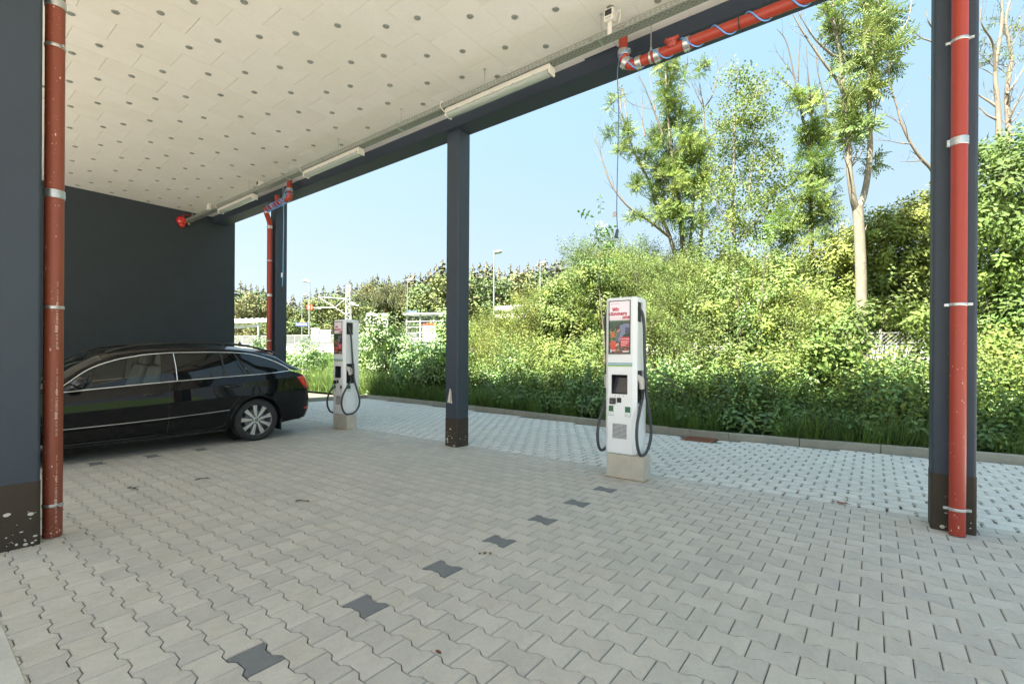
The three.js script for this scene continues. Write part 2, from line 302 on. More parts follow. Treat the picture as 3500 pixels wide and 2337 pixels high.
// drain grate
{
  const g = thing('drain_grate', [-2.28, 0.0, -8.05], 'rusty iron drain grate let into the parking bays beside the kerb', 'drain grate');
  part('frame', join([box(-0.235, -0.205, -0.05, 0.002, -0.235, 0.235), box(0.205, 0.235, -0.05, 0.002, -0.235, 0.235), box(-0.205, 0.205, -0.05, 0.002, 0.205, 0.235), box(-0.205, 0.205, -0.05, 0.002, -0.235, -0.205)]), M.rust, g);
  for (let i = 0; i < 7; i++) { const z = -0.175 + i * 0.058; part('bar', box(-0.204, 0.204, -0.035, 0.0, z - 0.014, z + 0.014), M.rust, g); }
  part('pit', box(-0.2, 0.2, -0.066, -0.055, -0.2, 0.2), M.black, g);
}
// ------------------------------------------------------------------ building: ceiling, beam, end wall, columns, storeys above
const HC = 4.8268, HB = 4.6597, ZO = -5.2945, ZI = -4.9742, WX = -13.3476, XE = 1.0, ZE = 3.4;
const ceiling = struct('ceiling', new THREE.Mesh(box(WX - 0.002, XE, HC + 0.032, HC + 0.2, ZI - 0.003, ZE), M.slab));
{
  const r = rng(41), pw = 0.4085, pl = 0.606, list = [];
  const discProfile = [[0.0005, 0.010], [0.008, 0.010], [0.010, 0.0045], [0.022, 0.0035], [0.027, 0.0075], [0.033, 0.0075], [0.0355, 0.004], [0.0355, 0]].map(([x, y]) => new THREE.Vector2(x, -y));
  const spokes = []; for (let k = 0; k < 6; k++) spokes.push(new THREE.BoxGeometry(0.016, 0.003, 0.0035).translate(0.017, -0.0065, 0).rotateY(k * Math.PI / 3));
  const disc = join([new THREE.LatheGeometry(discProfile, 20), ...spokes]);
  const known = { 0: 0.75, 1: 0.0, 2: 0.66, 3: 0.0, 4: 0.66, 5: 0.34, 6: 0.34 };
  const shapes = [0, 1, 2, 3, 4].map((k) => shiftUv(rbox(-pw / 2 + 0.0008, pw / 2 - 0.0008, 0, 0.03, -pl / 2 + 0.0018, pl / 2 - 0.0018, 0.0016, 1), k * 0.37, k * 0.23));
  let strip = 0;
  for (let x = WX + pw / 2; x < XE - 0.2; x += pw, strip++) {
    const off = ((strip * 0.382 + r() * 0.18) % 1) * pl;
    for (let z = ZI - off; z < ZE; z += pl) {
      const z0 = Math.max(z, ZI), z1 = Math.min(z + pl, ZE);
      if (z1 - z0 < 0.05) continue;
      list.push({ p: V(x, HC, (z0 + z1) / 2), len: z1 - z0, cut: z1 - z0 < pl - 0.01, s: Math.floor(r() * 5), k: Math.floor(r() * 3), dy: r() * 0.002, ax: (r() - 0.5) * 0.08, az: (r() - 0.5) * 0.1, t: r() * 3 });
    }
  }
  const shown = list.filter((q) => inFrame(q.p, 120) && q.p.x < 2 && q.p.z < 0.2), hidden = list.filter((q) => !shown.includes(q)).filter((q) => q.p.z < 5);
  for (const q of shown) {
    const g = q.cut ? rbox(-pw / 2 + 0.0015, pw / 2 - 0.0015, 0, 0.03, -q.len / 2 + 0.0025, q.len / 2 - 0.0025, 0.0022, 1) : shapes[q.s];
    const m = part(numbered('ceiling_panel'), g, M.panel[q.k], ceiling); m.position.set(q.p.x, HC + q.dy, q.p.z);
    if (q.len > 0.3) { const a = part('anchor_disc', disc, M.anchor, m); a.position.set(q.ax, -0.0005, q.az); a.rotation.y = q.t; }
  }
  part('panel_field', join(hidden.map((q) => box(q.p.x - pw / 2 + 0.002, q.p.x + pw / 2 - 0.002, HC + q.dy, HC + 0.03, q.p.z - q.len / 2 + 0.003, q.p.z + q.len / 2 - 0.003))), M.panel[0], ceiling, 'stuff');
}
const building = thing('building', [0, 0, 0], 'rendered upper storeys of the building above the open parking deck', 'building');
part('facade', box(WX - 0.3, XE + 0.02, HB + 0.30, 7.5, ZO + 0.004, ZE), M.facade, building);
part('roof_slab', box(WX - 0.45, XE + 0.15, 7.503, 7.65, ZO - 0.12, ZE + 0.15), M.grey, building);
{
  const b = thing('roof_beam', [0, HB, 0], 'long dark blue steel edge beam under the ceiling along the open side', 'beam');
  part('flange', rbox(WX + 0.001, XE, 0, 0.30, ZO, ZI, 0.006, 2), M.beam, b);
  const w = thing('end_wall', [WX, 0, 0], 'dark blue-grey rendered wall closing the far end behind the car', 'wall');
  part('render', rbox(-0.3, 0, -0.05, HC + 0.028, -5.52, ZE, 0.02, 2), M.wall, w);
}
function roundedSquare(w, d, r) {
  const s = new THREE.Shape(), x = w / 2, z = d / 2;
  s.moveTo(-x + r, -z); s.lineTo(x - r, -z); s.absarc(x - r, -z + r, r, -Math.PI / 2, 0); s.lineTo(x, z - r); s.absarc(x - r, z - r, r, 0, Math.PI / 2); s.lineTo(-x + r, z); s.absarc(-x + r, z - r, r, Math.PI / 2, Math.PI); s.lineTo(-x, -z + r); s.absarc(-x + r, -z + r, r, Math.PI, Math.PI * 1.5);
  return s;
}
const post = (w, d, h, r) => metres(new THREE.ExtrudeGeometry(roundedSquare(w, d, r), { depth: h, bevelEnabled: false, curveSegments: 5 }).rotateX(-Math.PI / 2));
function column(x0, x1, z0, z1, ph, label, spatter, mat = M.steel) {
  const c = thing('steel_column', [(x0 + x1) / 2, 0, (z0 + z1) / 2], label, 'column');
  const w = x1 - x0, d = z1 - z0;
  const s = part('shaft', post(w, d, HB + 0.001 - ph, 0.022), mat, c); s.position.y = ph - 0.001;
  part('plinth_coating', post(w + 0.006, d + 0.006, ph + 0.03, 0.024), M.bitumen, c).position.y = -0.03;
  const r = rng(spatter), bits = [];
  for (let i = 0; i < 46; i++) {
    const face = r() < 0.55 ? 0 : 1, u = (r() - 0.5) * 0.86, y = 0.02 + Math.pow(r(), 1.8) * 0.26, s2 = 0.0025 + Math.pow(r(), 3) * 0.011;
    const g = new THREE.IcosahedronGeometry(1, 1).scale(face ? s2 * (0.7 + r()) : 0.0015, s2 * (0.5 + r() * 0.7), face ? 0.0015 : s2 * (0.7 + r()));
    bits.push(face ? g.translate(u * w, y, d / 2 + 0.003) : g.translate(w / 2 + 0.003, y, u * d));
  }
  part('mortar_splashes', join(bits), M.splash, c, 'stuff');
  return c;
}
const colM = column(-5.103, -4.851, -5.309, -5.06, 0.417, 'middle steel column between the two chargers with a torn paper strip', 51);
const colR = column(0.366, 0.6235, -5.24, -4.982, 0.44, 'right steel column carrying a bright red downpipe on its face', 52);
const colF = column(-10.505, -10.253, -5.309, -5.06, 0.417, 'far steel column just behind the tail of the black car', 53);
const colL = column(-4.90, -4.649, -0.655, -0.395, 0.445, 'near dark column cut by the left edge of the photo', 54);
{ // torn paper
  const s = new THREE.Shape([[-0.052, 0], [-0.045, 0.012], [0.0, 0.006], [0.02, 0.012], [0.044, -0.004], [0.05, 0.014], [0.041, 0.05], [0.034, 0.12], [0.028, 0.19], [0.016, 0.2], [0.012, 0.222], [-0.002, 0.216], [-0.004, 0.196], [-0.016, 0.15], [-0.034, 0.07]].map(([x, y]) => new THREE.Vector2(x, y)));
  const g = new THREE.ExtrudeGeometry(s, { depth: 0.0015, bevelEnabled: false });
  const p = thing('torn_paper', [-5.005, 0.637, -5.0585], 'torn white paper strip stuck on the middle column', 'paper');
  part('sheet', g, std(C(0.62, 0.57, 0.48), 0.9), p);
  part('fold', new THREE.ExtrudeGeometry(new THREE.Shape([[0.012, 0.02], [0.03, 0.02], [0.02, 0.19], [0.012, 0.2]].map(([x, y]) => new THREE.Vector2(x, y))), { depth: 0.004, bevelEnabled: false }), std(C(0.36, 0.32, 0.25), 0.9), p);
}

// ------------------------------------------------------------------ red pipes
function clamp2(parent, c, axis, r, flat) {   // two-piece pipe clamp round axis at c
  const g = new THREE.LatheGeometry([[r, -0.011], [r + 0.004, -0.011], [r + 0.005, -0.004], [r + 0.0035, 0], [r + 0.005, 0.004], [r + 0.004, 0.011], [r, 0.011]].map(([x, y]) => new THREE.Vector2(x, y)), 28);
  const ears = [new THREE.BoxGeometry(0.03, 0.02, 0.01).translate(r + 0.016, 0, 0), new THREE.BoxGeometry(0.03, 0.02, 0.01).translate(-r - 0.016, 0, 0), cyl(0.005, 0.005, 0.026, 8).rotateX(Math.PI / 2).translate(r + 0.02, 0, 0), cyl(0.005, 0.005, 0.026, 8).rotateX(Math.PI / 2).translate(-r - 0.02, 0, 0)];
  const m = part('clamp', join([g, ...(flat ? ears : [ears[0], ears[2]])]), M.zinc, parent);
  m.position.copy(c); m.quaternion.setFromUnitVectors(V(0, 1, 0), axis); return m;
}
function coupling(parent, c, axis, r) {   // wide sheet-metal coupling with ridges
  const g = new THREE.LatheGeometry([[r, -0.03], [r + 0.005, -0.03], [r + 0.0062, -0.024], [r + 0.004, -0.018], [r + 0.006, -0.006], [r + 0.006, 0.006], [r + 0.004, 0.018], [r + 0.0062, 0.024], [r + 0.005, 0.03], [r, 0.03]].map(([x, y]) => new THREE.Vector2(x, y)), 28);
  const m = part('coupling', join([g, new THREE.BoxGeometry(0.018, 0.05, 0.02).translate(r + 0.012, 0, 0), cyl(0.005, 0.005, 0.05, 8).rotateX(Math.PI / 2).translate(r + 0.014, 0.014, 0), cyl(0.005, 0.005, 0.05, 8).rotateX(Math.PI / 2).translate(r + 0.014, -0.014, 0)]), M.zinc, parent);
  m.position.copy(c); m.quaternion.setFromUnitVectors(V(0, 1, 0), axis); return m;
}
const PR = 0.055;
function pipeText() {   // white printing that runs up the pipe
  const cv = document.createElement('canvas'); cv.width = 2048; cv.height = 128; const x = cv.getContext('2d');
  x.clearRect(0, 0, 2048, 128); x.fillStyle = '#d8c4b4';
  let at = 20; const put = (t, f, gap = 40) => { x.font = f; x.fillText(t, at, 92); at += x.measureText(t).width + gap; };
  put('DN 100', '58px sans-serif'); put('47-18', '58px sans-serif'); put('PAM', 'bold 84px sans-serif', 18); put('GLOBAL®', '64px sans-serif', 30); put('S', '64px sans-serif', 40);
  for (let k = 0; k < 9; k++) x.fillRect(at + k * 20, 44 + Math.abs(4 - k) * 4, 11, 48 - Math.abs(4 - k) * 4);
  at += 210; put('EN 877  C.C.A1.', '40px sans-serif', 60); put('CE  EAC', '40px sans-serif', 0);
  const t = new THREE.CanvasTexture(cv); t.colorSpace = THREE.SRGBColorSpace; return t;
}
function chips(parent, x, z, y0, y1, n, seed, a0, a1) {   // scratches and chips of bare metal in the red coat
  const r = rng(seed), bits = [];
  for (let i = 0; i < n; i++) { const a = mix(a0, a1, r()), y = mix(y0, y1, r()), s = 0.0012 + Math.pow(r(), 4) * 0.004; bits.push(new THREE.IcosahedronGeometry(1, 0).scale(s, s * (0.7 + 2 * r()), 0.0007).translate(0, 0, PR + 0.0004).rotateY(a).translate(x, y, z)); }
  part('chipped_paint', join(bits), std(C(0.62, 0.42, 0.34), 0.7), parent, 'stuff');
}
{
  const x = -4.775, z = -0.736, p = thing('downpipe', [x, 0, z], 'thick red cast-iron downpipe with white printing beside the near left column', 'pipe');
  part('pipe', cyl(PR, PR, HC - 0.012, 40).translate(0, (HC - 0.012) / 2 + 0.006, 0), M.redDusty, p);
  for (const y of [0.233, 1.671, 3.57]) clamp2(p, V(0, y, 0), V(0, 1, 0), PR, false).rotation.y = 0.4;
  for (const y of [2.495, 3.883]) coupling(p, V(0, y, 0), V(0, 1, 0), PR).rotation.y = 2.6;
  const tex = pipeText(), mt = std(C(1, 1, 1), 0.6, { map: tex, transparent: true });
  for (const y of [0.10, 0.73, 1.36]) {   // printing on the side that faces the yard, bottom to top
    const g = new THREE.CylinderGeometry(PR + 0.0006, PR + 0.0006, 0.60, 10, 1, true, 1.42, 0.62), uv = g.attributes.uv;
    for (let i = 0; i < uv.count; i++) { const u = uv.getX(i), v = uv.getY(i); uv.setXY(i, v, 1 - u); }
    part('printing', g.translate(0, y + 0.30, 0), mt, p);
  }
  chips(p, 0, 0, 0.02, 3.9, 120, 61, 0.3, 2.0); chips(p, 0, 0, 0.01, 0.1, 26, 62, 0.3, 2.2);
}
{
  const x = 0.508, z = -4.905, p = thing('downpipe', [x, 0, z], 'bright red downpipe fixed to the face of the right column', 'pipe');
  part('pipe', cyl(PR - 0.006, PR - 0.006, 4.40, 40).translate(0, 2.206, 0), M.redPipe, p);
  for (const y of [0.20, 1.745, 3.74]) clamp2(p, V(0, y, 0), V(0, 1, 0), PR - 0.006, true);
  coupling(p, V(0, 2.975, 0), V(0, 1, 0), PR - 0.006).rotation.y = Math.PI;
  chips(p, 0, 0, 0.02, 1.6, 60, 63, -1.6, 0.6);
}
function helix(c0, c1, r, turns, phase) { const d = c1.clone().sub(c0), n = Math.round(turns * 14), t = d.clone().normalize(), s = V(0, 1, 0).addScaledVector(t, -t.y).normalize(), q = t.clone().cross(s), out = []; for (let i = 0; i <= n; i++) { const a = phase + i / n * turns * Math.PI * 2; out.push(c0.clone().addScaledVector(d, i / n).addScaledVector(s, Math.cos(a) * r).addScaledVector(q, Math.sin(a) * r)); } return out; }
{ // drain pipe hung under the ceiling, near
  const y = 4.47, z = -4.83, x0 = -2.15, p = thing('hung_pipe', [0, 0, 0], 'red drain pipe hung along the beam, wound with blue heating cable', 'pipe');
  part('pipe', cylBetween(V(x0 + 0.13, y, z), V(0.45, y, z), PR - 0.003, 32), M.redPipe, p);
  part('drop', cylBetween(V(x0, HC - 0.03, z + 0.08), V(x0, 4.60, z + 0.06), PR - 0.008, 28), M.redPipe, p);
  part('flange', cylBetween(V(x0, HC - 0.004, z + 0.08), V(x0, HC - 0.03, z + 0.08), PR + 0.02, 28), M.redPipe, p);
  part('elbow', tube(smooth([V(x0, 4.615, z + 0.06), V(x0, 4.56, z + 0.05), V(x0 + 0.012, 4.515, z + 0.03), V(x0 + 0.05, 4.476, z + 0.01), V(x0 + 0.10, y, z), V(x0 + 0.14, y, z)], 20), PR, 24, false), M.redPipe, p);
  coupling(p, V(x0, 4.59, z + 0.06), V(0, 1, 0), PR); coupling(p, V(x0 + 0.02, 4.50, z + 0.03), V(0.7, -0.7, -0.2).normalize(), PR); coupling(p, V(x0 + 0.15, y, z), V(1, 0, 0), PR);
  coupling(p, V(-1.80, y, z), V(1, 0, 0), PR); coupling(p, V(-1.50, y, z), V(1, 0, 0), PR);
  const cap = part('inspection_cover', join([cyl(0.058, 0.058, 0.05, 28).translate(0, 0.06, 0), cyl(0.075, 0.075, 0.016, 28).translate(0, 0.09, 0), cyl(0.072, 0.066, 0.012, 28).translate(0, 0.104, 0), ...[0, 2, 4].map((k) => cyl(0.008, 0.008, 0.03, 8).translate(0.066 * Math.cos(k * 1.05), 0.1, 0.066 * Math.sin(k * 1.05)))]), M.redPipe, p);
  cap.position.set(-1.64, y - 0.01, z); cap.rotation.x = 0.5;
  part('hanger_rod', join([cylBetween(V(-1.87, HC - 0.003, z), V(-1.87, y + 0.06, z), 0.006, 8), cyl(0.02, 0.02, 0.012, 10).translate(-1.87, HC - 0.006, z), cyl(0.014, 0.014, 0.05, 8).translate(-1.87, y + 0.075, z)]), M.zinc, p);
  clamp2(p, V(-1.87, y, z), V(1, 0, 0), PR, false).rotation.set(0, 0, Math.PI / 2);
  part('band', cylBetween(V(-1.02, y, z), V(-1.008, y, z), PR + 0.001, 28), M.black, p);
  const cable = thing('heating_cable', [0, 0, 0], 'blue heating cable wound round the near red pipe, its long end hanging down', 'cable');
  const wind = [...helix(V(x0, 4.60, z + 0.06), V(x0 + 0.02, 4.50, z + 0.02), PR + 0.008, 1.2, 1.0), ...helix(V(x0 + 0.10, y, z), V(0.42, y, z), PR + 0.007, 8.2, 2.5)];
  part('winding', tube(wind, 0.0072, 6), M.blue, cable);
  part('hanging_end', tube(smooth([V(x0 - 0.06, 4.56, z + 0.04), V(x0 - 0.085, 4.45, z + 0.02), V(x0 - 0.08, 4.0, z), V(x0 - 0.09, 3.4, z), V(x0 - 0.095, 2.9, z), V(x0 - 0.085, 2.72, z)], 30), 0.0055, 6), std(C(0.10, 0.16, 0.28), 0.5), cable);
  part('tag', new THREE.BoxGeometry(0.05, 0.06, 0.002).translate(x0 - 0.118, 2.90, z), std(C(0.5, 0.45, 0.42), 0.6), cable);
  part('plug', join([cylBetween(V(x0 - 0.085, 2.73, z), V(x0 - 0.105, 2.64, z), 0.016, 10, 0.02), cylBetween(V(x0 - 0.105, 2.65, z), V(x0 - 0.07, 2.63, z + 0.02), 0.008, 8)]), std(C(0.05, 0.07, 0.11), 0.5), cable);
}
{ // the same at the far column
  const y = 4.435, z = -4.80, x0 = -9.20, p = thing('hung_pipe', [0, 0, 0], 'red drain pipe at the far column, stepping down into its downpipe', 'pipe');
  part('drop', cylBetween(V(x0, HC - 0.004, z), V(x0, 4.55, z), PR - 0.005, 24), M.redPipe, p);
  part('elbow', tube(smooth([V(x0, 4.56, z), V(x0, 4.48, z), V(x0 - 0.03, 4.445, z), V(x0 - 0.10, y, z)], 14), PR, 20, false), M.redPipe, p);
  part('pipe', cylBetween(V(x0 - 0.1, y, z), V(-10.08, y - 0.03, z), PR - 0.003, 24), M.redPipe, p);
  part('branch', cylBetween(V(-9.68, y, z), V(-9.60, y + 0.13, z + 0.04), PR - 0.008, 20), M.redPipe, p);
  const q = [V(-10.05, y - 0.03, z), V(-10.16, y - 0.06, z), V(-10.20, 4.33, z - 0.03), V(-10.29, 4.20, -4.93), V(-10.33, 4.14, -4.965), V(-10.335, 4.05, -4.965)];
  part('offset', tube(smooth(q, 30), PR - 0.004, 20, false), M.redPipe, p);
  part('downpipe', cylBetween(V(-10.335, 4.07, -4.965), V(-10.335, 0, -4.965), PR - 0.004, 28), M.redPipe, p);
  for (const [a, d] of [[V(x0, 4.60, z), V(0, 1, 0)], [V(x0 - 0.05, 4.46, z), V(0.7, 0.7, 0)], [V(-9.42, y, z), V(1, 0, 0)], [V(-9.85, y - 0.02, z), V(1, 0, 0)], [V(-10.17, 4.36, z - 0.02), V(0.3, 1, 0.1).normalize()], [V(-10.335, 4.08, -4.965), V(0, 1, 0)], [V(-10.335, 2.62, -4.965), V(0, 1, 0)]]) coupling(p, a, d, PR - 0.003);
  for (const yy of [3.36, 1.65, 0.25]) clamp2(p, V(-10.335, yy, -4.965), V(0, 1, 0), PR - 0.004, true);
  part('hanger_rod', cylBetween(V(-9.45, HC - 0.003, z), V(-9.45, y + 0.05, z), 0.007, 8), M.zinc, p);
  const cable = thing('heating_cable', [0, 0, 0], 'blue heating cable on the far red pipe, its end hanging before the far column', 'cable');
  part('winding', tube([...helix(V(x0, 4.62, z), V(x0 - 0.02, 4.47, z), PR + 0.01, 2.2, 0.4), ...helix(V(x0 - 0.1, y, z), V(-10.1, y - 0.04, z), PR + 0.01, 6.5, 1)], 0.009, 6), M.blue, cable);
  part('hanging_end', tube(smooth([V(x0 - 0.05, 4.62, z + 0.05), V(x0 - 0.10, 4.45, z + 0.06), V(x0 - 0.10, 4.0, z + 0.06), V(x0 - 0.13, 3.4, z + 0.05), V(x0 - 0.14, 2.95, z + 0.05), V(x0 - 0.16, 2.70, z + 0.05)], 30), 0.0085, 6), std(C(0.10, 0.36, 0.60), 0.5), cable);
  part('tag', new THREE.BoxGeometry(0.06, 0.09, 0.003).translate(x0 - 0.17, 2.93, z + 0.055), M.white, cable);
  part('plug', join([cylBetween(V(x0 - 0.16, 2.71, z + 0.05), V(x0 - 0.17, 2.63, z + 0.05), 0.02, 10, 0.03), new THREE.BoxGeometry(0.06, 0.02, 0.02).translate(x0 - 0.15, 2.62, z + 0.05)]), M.black, cable);
}
// ------------------------------------------------------------------ cable tray with its strip lights
{
  const y0 = 4.535, y1 = 4.600, za = -4.335, zb = -4.452, x0 = -13.2, x1 = 0.6, t = 0.0016, tr = thing('cable_tray', [0, 0, 0], 'long perforated steel cable tray hung from rods below the ceiling', 'cable tray');
  // side walls with two rows of slots, floor with rows of slots: strips and bridges round the openings
  const near = [], under = [], lip = [];
  const pitch = 0.05, slot = 0.026;
  const rows = (c0, c1, holes) => { const cuts = [c0]; for (const [a, b] of holes) cuts.push(a, b); cuts.push(c1); return cuts; };
  const wallCuts = rows(y0, y1, [[y0 + 0.019, y0 + 0.026], [y0 + 0.039, y0 + 0.046]]);
  const strips = (list, f) => { for (let i = 0; i < list.length; i += 2) f(list[i], list[i + 1]); };
  strips(wallCuts, (a, b) => { near.push(new THREE.BoxGeometry(x1 - x0, b - a, t).translate((x0 + x1) / 2, (a + b) / 2, za)); });
  const n = Math.round((x1 - x0) / pitch);
  for (let i = 0; i < n; i++) { const x = x0 + i * pitch; for (const [a, b] of [[wallCuts[1], wallCuts[2]], [wallCuts[3], wallCuts[4]]]) near.push(new THREE.PlaneGeometry(pitch - slot, b - a).translate(x + (pitch - slot) / 2, (a + b) / 2, za + t * 0.3)); }
  const floorHoles = [[0.014, 0.024], [0.04, 0.05], [0.066, 0.076], [0.092, 0.102]].map(([a, b]) => [zb + a, zb + b]), floorCuts = rows(zb, za, floorHoles);
  strips(floorCuts, (a, b) => { under.push(new THREE.BoxGeometry(x1 - x0, t, b - a).translate((x0 + x1) / 2, y0, (a + b) / 2)); });
  for (let i = 0; i < n; i++) for (const [k, [a, b]] of floorHoles.entries()) { const x = x0 + i * pitch + (k % 2 ? pitch / 2 : 0); under.push(new THREE.PlaneGeometry(pitch - slot, b - a).rotateX(Math.PI / 2).translate(x + (pitch - slot) / 2, y0 - t * 0.3, (a + b) / 2)); }
  lip.push(new THREE.BoxGeometry(x1 - x0, t * 2, 0.012).translate((x0 + x1) / 2, y1, za - 0.006), new THREE.BoxGeometry(x1 - x0, t * 2, 0.012).translate((x0 + x1) / 2, y1, zb + 0.006));
  part('side_wall', join(near), M.tray, tr); part('floor', join(under), M.tray, tr); part('lip', join(lip), M.tray, tr);
  part('side_wall', new THREE.BoxGeometry(x1 - x0, y1 - y0, t).translate((x0 + x1) / 2, (y0 + y1) / 2, zb), M.tray, tr);
  for (const x of [-0.67, -2.226, -3.783, -5.339, -6.886, -8.458, -10.003, -11.55, -12.95]) part('hanger_rod', join([cylBetween(V(x, HC - 0.002, -4.392), V(x, y0 - 0.01, -4.392), 0.0045, 8), cyl(0.018, 0.018, 0.008, 10).translate(x, HC - 0.005, -4.392), new THREE.BoxGeometry(0.03, 0.003, za - zb - 0.02).translate(x, y0 - 0.004, (za + zb) / 2)]), M.zinc, tr);
  const r = rng(71), cables = [];
  for (let k = 0; k < 5; k++) { const pts = []; for (let x = x0 + 0.1; x < x1; x += 0.5) pts.push(V(x, y0 + 0.008 + r() * 0.004, mix(zb + 0.02, za - 0.02, k / 4) + (r() - 0.5) * 0.008)); cables.push(tube(pts, 0.006, 5)); }
  part('laid_cables', join(cables), M.rubber, tr, 'stuff');
}
const diffuserMat = phys(C(0.55, 0.60, 0.55), 0.25, { transmission: 0.55, thickness: 0, ior: 1.45 });
for (const [k, xa] of [-2.83 + 3.48, -2.83, -6.29, -9.78].entries()) {
  if (k === 0) continue;
  const z = -4.40, len = 1.575, t = thing('strip_light', [xa - len / 2, 4.455, z], ['', 'unlit strip light under the tray nearest the camera', 'unlit strip light under the tray above the middle bay', 'unlit strip light under the tray nearest the end wall'][k], 'strip light', 'strip lights under the cable tray');
  const bodyShape = new THREE.Shape([[-0.045, 0.072], [-0.058, 0.03], [-0.062, 0.012], [0.062, 0.012], [0.058, 0.03], [0.045, 0.072]].map(([a, b]) => new THREE.Vector2(a, b)));
  part('housing', new THREE.ExtrudeGeometry(bodyShape, { depth: len, bevelEnabled: true, bevelSize: 0.003, bevelThickness: 0.003, bevelSegments: 1 }).translate(0, 0, -len / 2).rotateY(Math.PI / 2), M.offwhite, t);
  const dif = []; for (let i = 0; i <= 10; i++) { const a = Math.PI * i / 10; dif.push(new THREE.Vector2(Math.cos(a) * 0.057, 0.012 - Math.sin(a) * 0.05)); }
  part('diffuser', new THREE.ExtrudeGeometry(new THREE.Shape(dif), { depth: len - 0.03, bevelEnabled: false }).translate(0, 0, -(len - 0.03) / 2).rotateY(Math.PI / 2), diffuserMat, t);
  part('reflector', box(-len / 2 + 0.05, len / 2 - 0.05, 0.006, 0.0105, -0.045, 0.045), M.white, t);
  part('tube_lamp', cylBetween(V(-len / 2 + 0.05, -0.006, 0.012), V(len / 2 - 0.05, -0.006, 0.012), 0.013, 14), std(C(0.85, 0.85, 0.78), 0.3), t);
  for (const s of [-1, 1]) part('end_cap', rbox(s * (len / 2 + 0.004) - 0.012, s * (len / 2 + 0.004) + 0.012, -0.034, 0.06, -0.06, 0.06, 0.010, 2), M.offwhite, t);
  for (let i = 0; i < 5; i++) for (const s of [-1, 1]) part('clip', box(-len / 2 + 0.2 + i * 0.295 - 0.012, -len / 2 + 0.2 + i * 0.295 + 0.012, 0.0, 0.02, s * 0.0635 - 0.003, s * 0.0635 + 0.003), M.grey, t);
  for (const s of [-0.55, 0.55]) { part('suspension', box(s - 0.006, s + 0.006, 0.07, 0.098, -0.03, -0.027), M.zinc, t); part('suspension', box(s - 0.006, s + 0.006, 0.07, 0.098, 0.027, 0.03), M.zinc, t); }
  part('supply_cable', tube(smooth([V(-len / 2 - 0.01, 0.03, 0), V(-len / 2 - 0.05, 0.06, 0.05), V(-len / 2 - 0.07, 0.12, 0.08), V(-len / 2 - 0.06, 0.17, 0.075), V(-len / 2 - 0.03, 0.155, 0.05)], 16), 0.007, 6), M.offwhite, t);
}
for (const [x, z, label] of [[-2.10, -4.33, 'small beige detector box on a bracket above the near end of the tray'], [-9.70, -4.45, 'small beige detector box on a bracket above the far end of the tray']]) {
  const t = thing('detector_box', [x, 4.66, z], label, 'detector');
  part('housing', rbox(-0.05, 0.05, 0, 0.115, -0.04, 0.035, 0.008, 2), M.offwhite, t);
  part('lens', rbox(-0.036, 0.036, 0.045, 0.1, 0.033, 0.040, 0.003, 1), M.black, t); part('sensor', rbox(-0.03, 0.03, 0.01, 0.03, 0.033, 0.039, 0.003, 1), M.grey, t);
  part('bracket', join([box(-0.022, 0.022, -0.125, -0.001, -0.012, 0.004), box(-0.045, 0.045, -0.006, 0.006, -0.03, 0.02)]), M.offwhite, t);
  part('lead', tube(smooth([V(0.04, 0.03, -0.03), V(0.09, 0.10, -0.03), V(0.10, 0.03, -0.03), V(0.07, -0.08, -0.02)], 14), 0.005, 6), M.offwhite, t);
}
{ // small junction box on the tray, far end
  const t = thing('junction_box', [-11.75, 4.60, -4.33], 'small white junction box on the tray before the end wall', 'box');
  part('housing', rbox(-0.06, 0.06, -0.05, 0.07, -0.02, 0.05, 0.008, 2), M.offwhite, t); part('gland', cyl(0.012, 0.012, 0.03, 10).rotateZ(Math.PI / 2).translate(-0.07, 0.01, 0.02), M.grey, t);
}
{ // alarm horn on the end wall
  const t = thing('alarm_horn', [WX, 4.56, -4.28], 'glossy red alarm horn on the dark end wall', 'alarm'), red = phys(C(0.55, 0.015, 0.012), 0.25, { clearcoat: 0.6 });
  part('bell', new THREE.LatheGeometry([[0.0, 0.10], [0.05, 0.10], [0.085, 0.085], [0.105, 0.05], [0.11, 0.02], [0.10, 0], [0, 0]].map(([x, y]) => new THREE.Vector2(x, y)), 28).rotateZ(-Math.PI / 2).translate(0.06, 0, 0), red, t);
  part('base', cyl(0.075, 0.075, 0.06, 24).rotateZ(Math.PI / 2).translate(0.03, 0, 0), red, t);
  part('beacon', new THREE.SphereGeometry(0.065, 20, 14).translate(0.10, -0.10, 0.0), red, t);
  part('lead', tube(smooth([V(0.06, 0.08, -0.02), V(0.07, 0.16, -0.06), V(0.07, 0.15, -0.2), V(0.06, 0.06, -0.24)], 18), 0.007, 6), red, t);
  part('gland', join([cylBetween(V(0.06, 0.06, -0.10), V(0.06, -0.06, -0.17), 0.022, 10), cyl(0.02, 0.02, 0.03, 10).translate(0.06, 0.07, -0.22)]), std(C(0.45, 0.36, 0.22), 0.5), t);
}

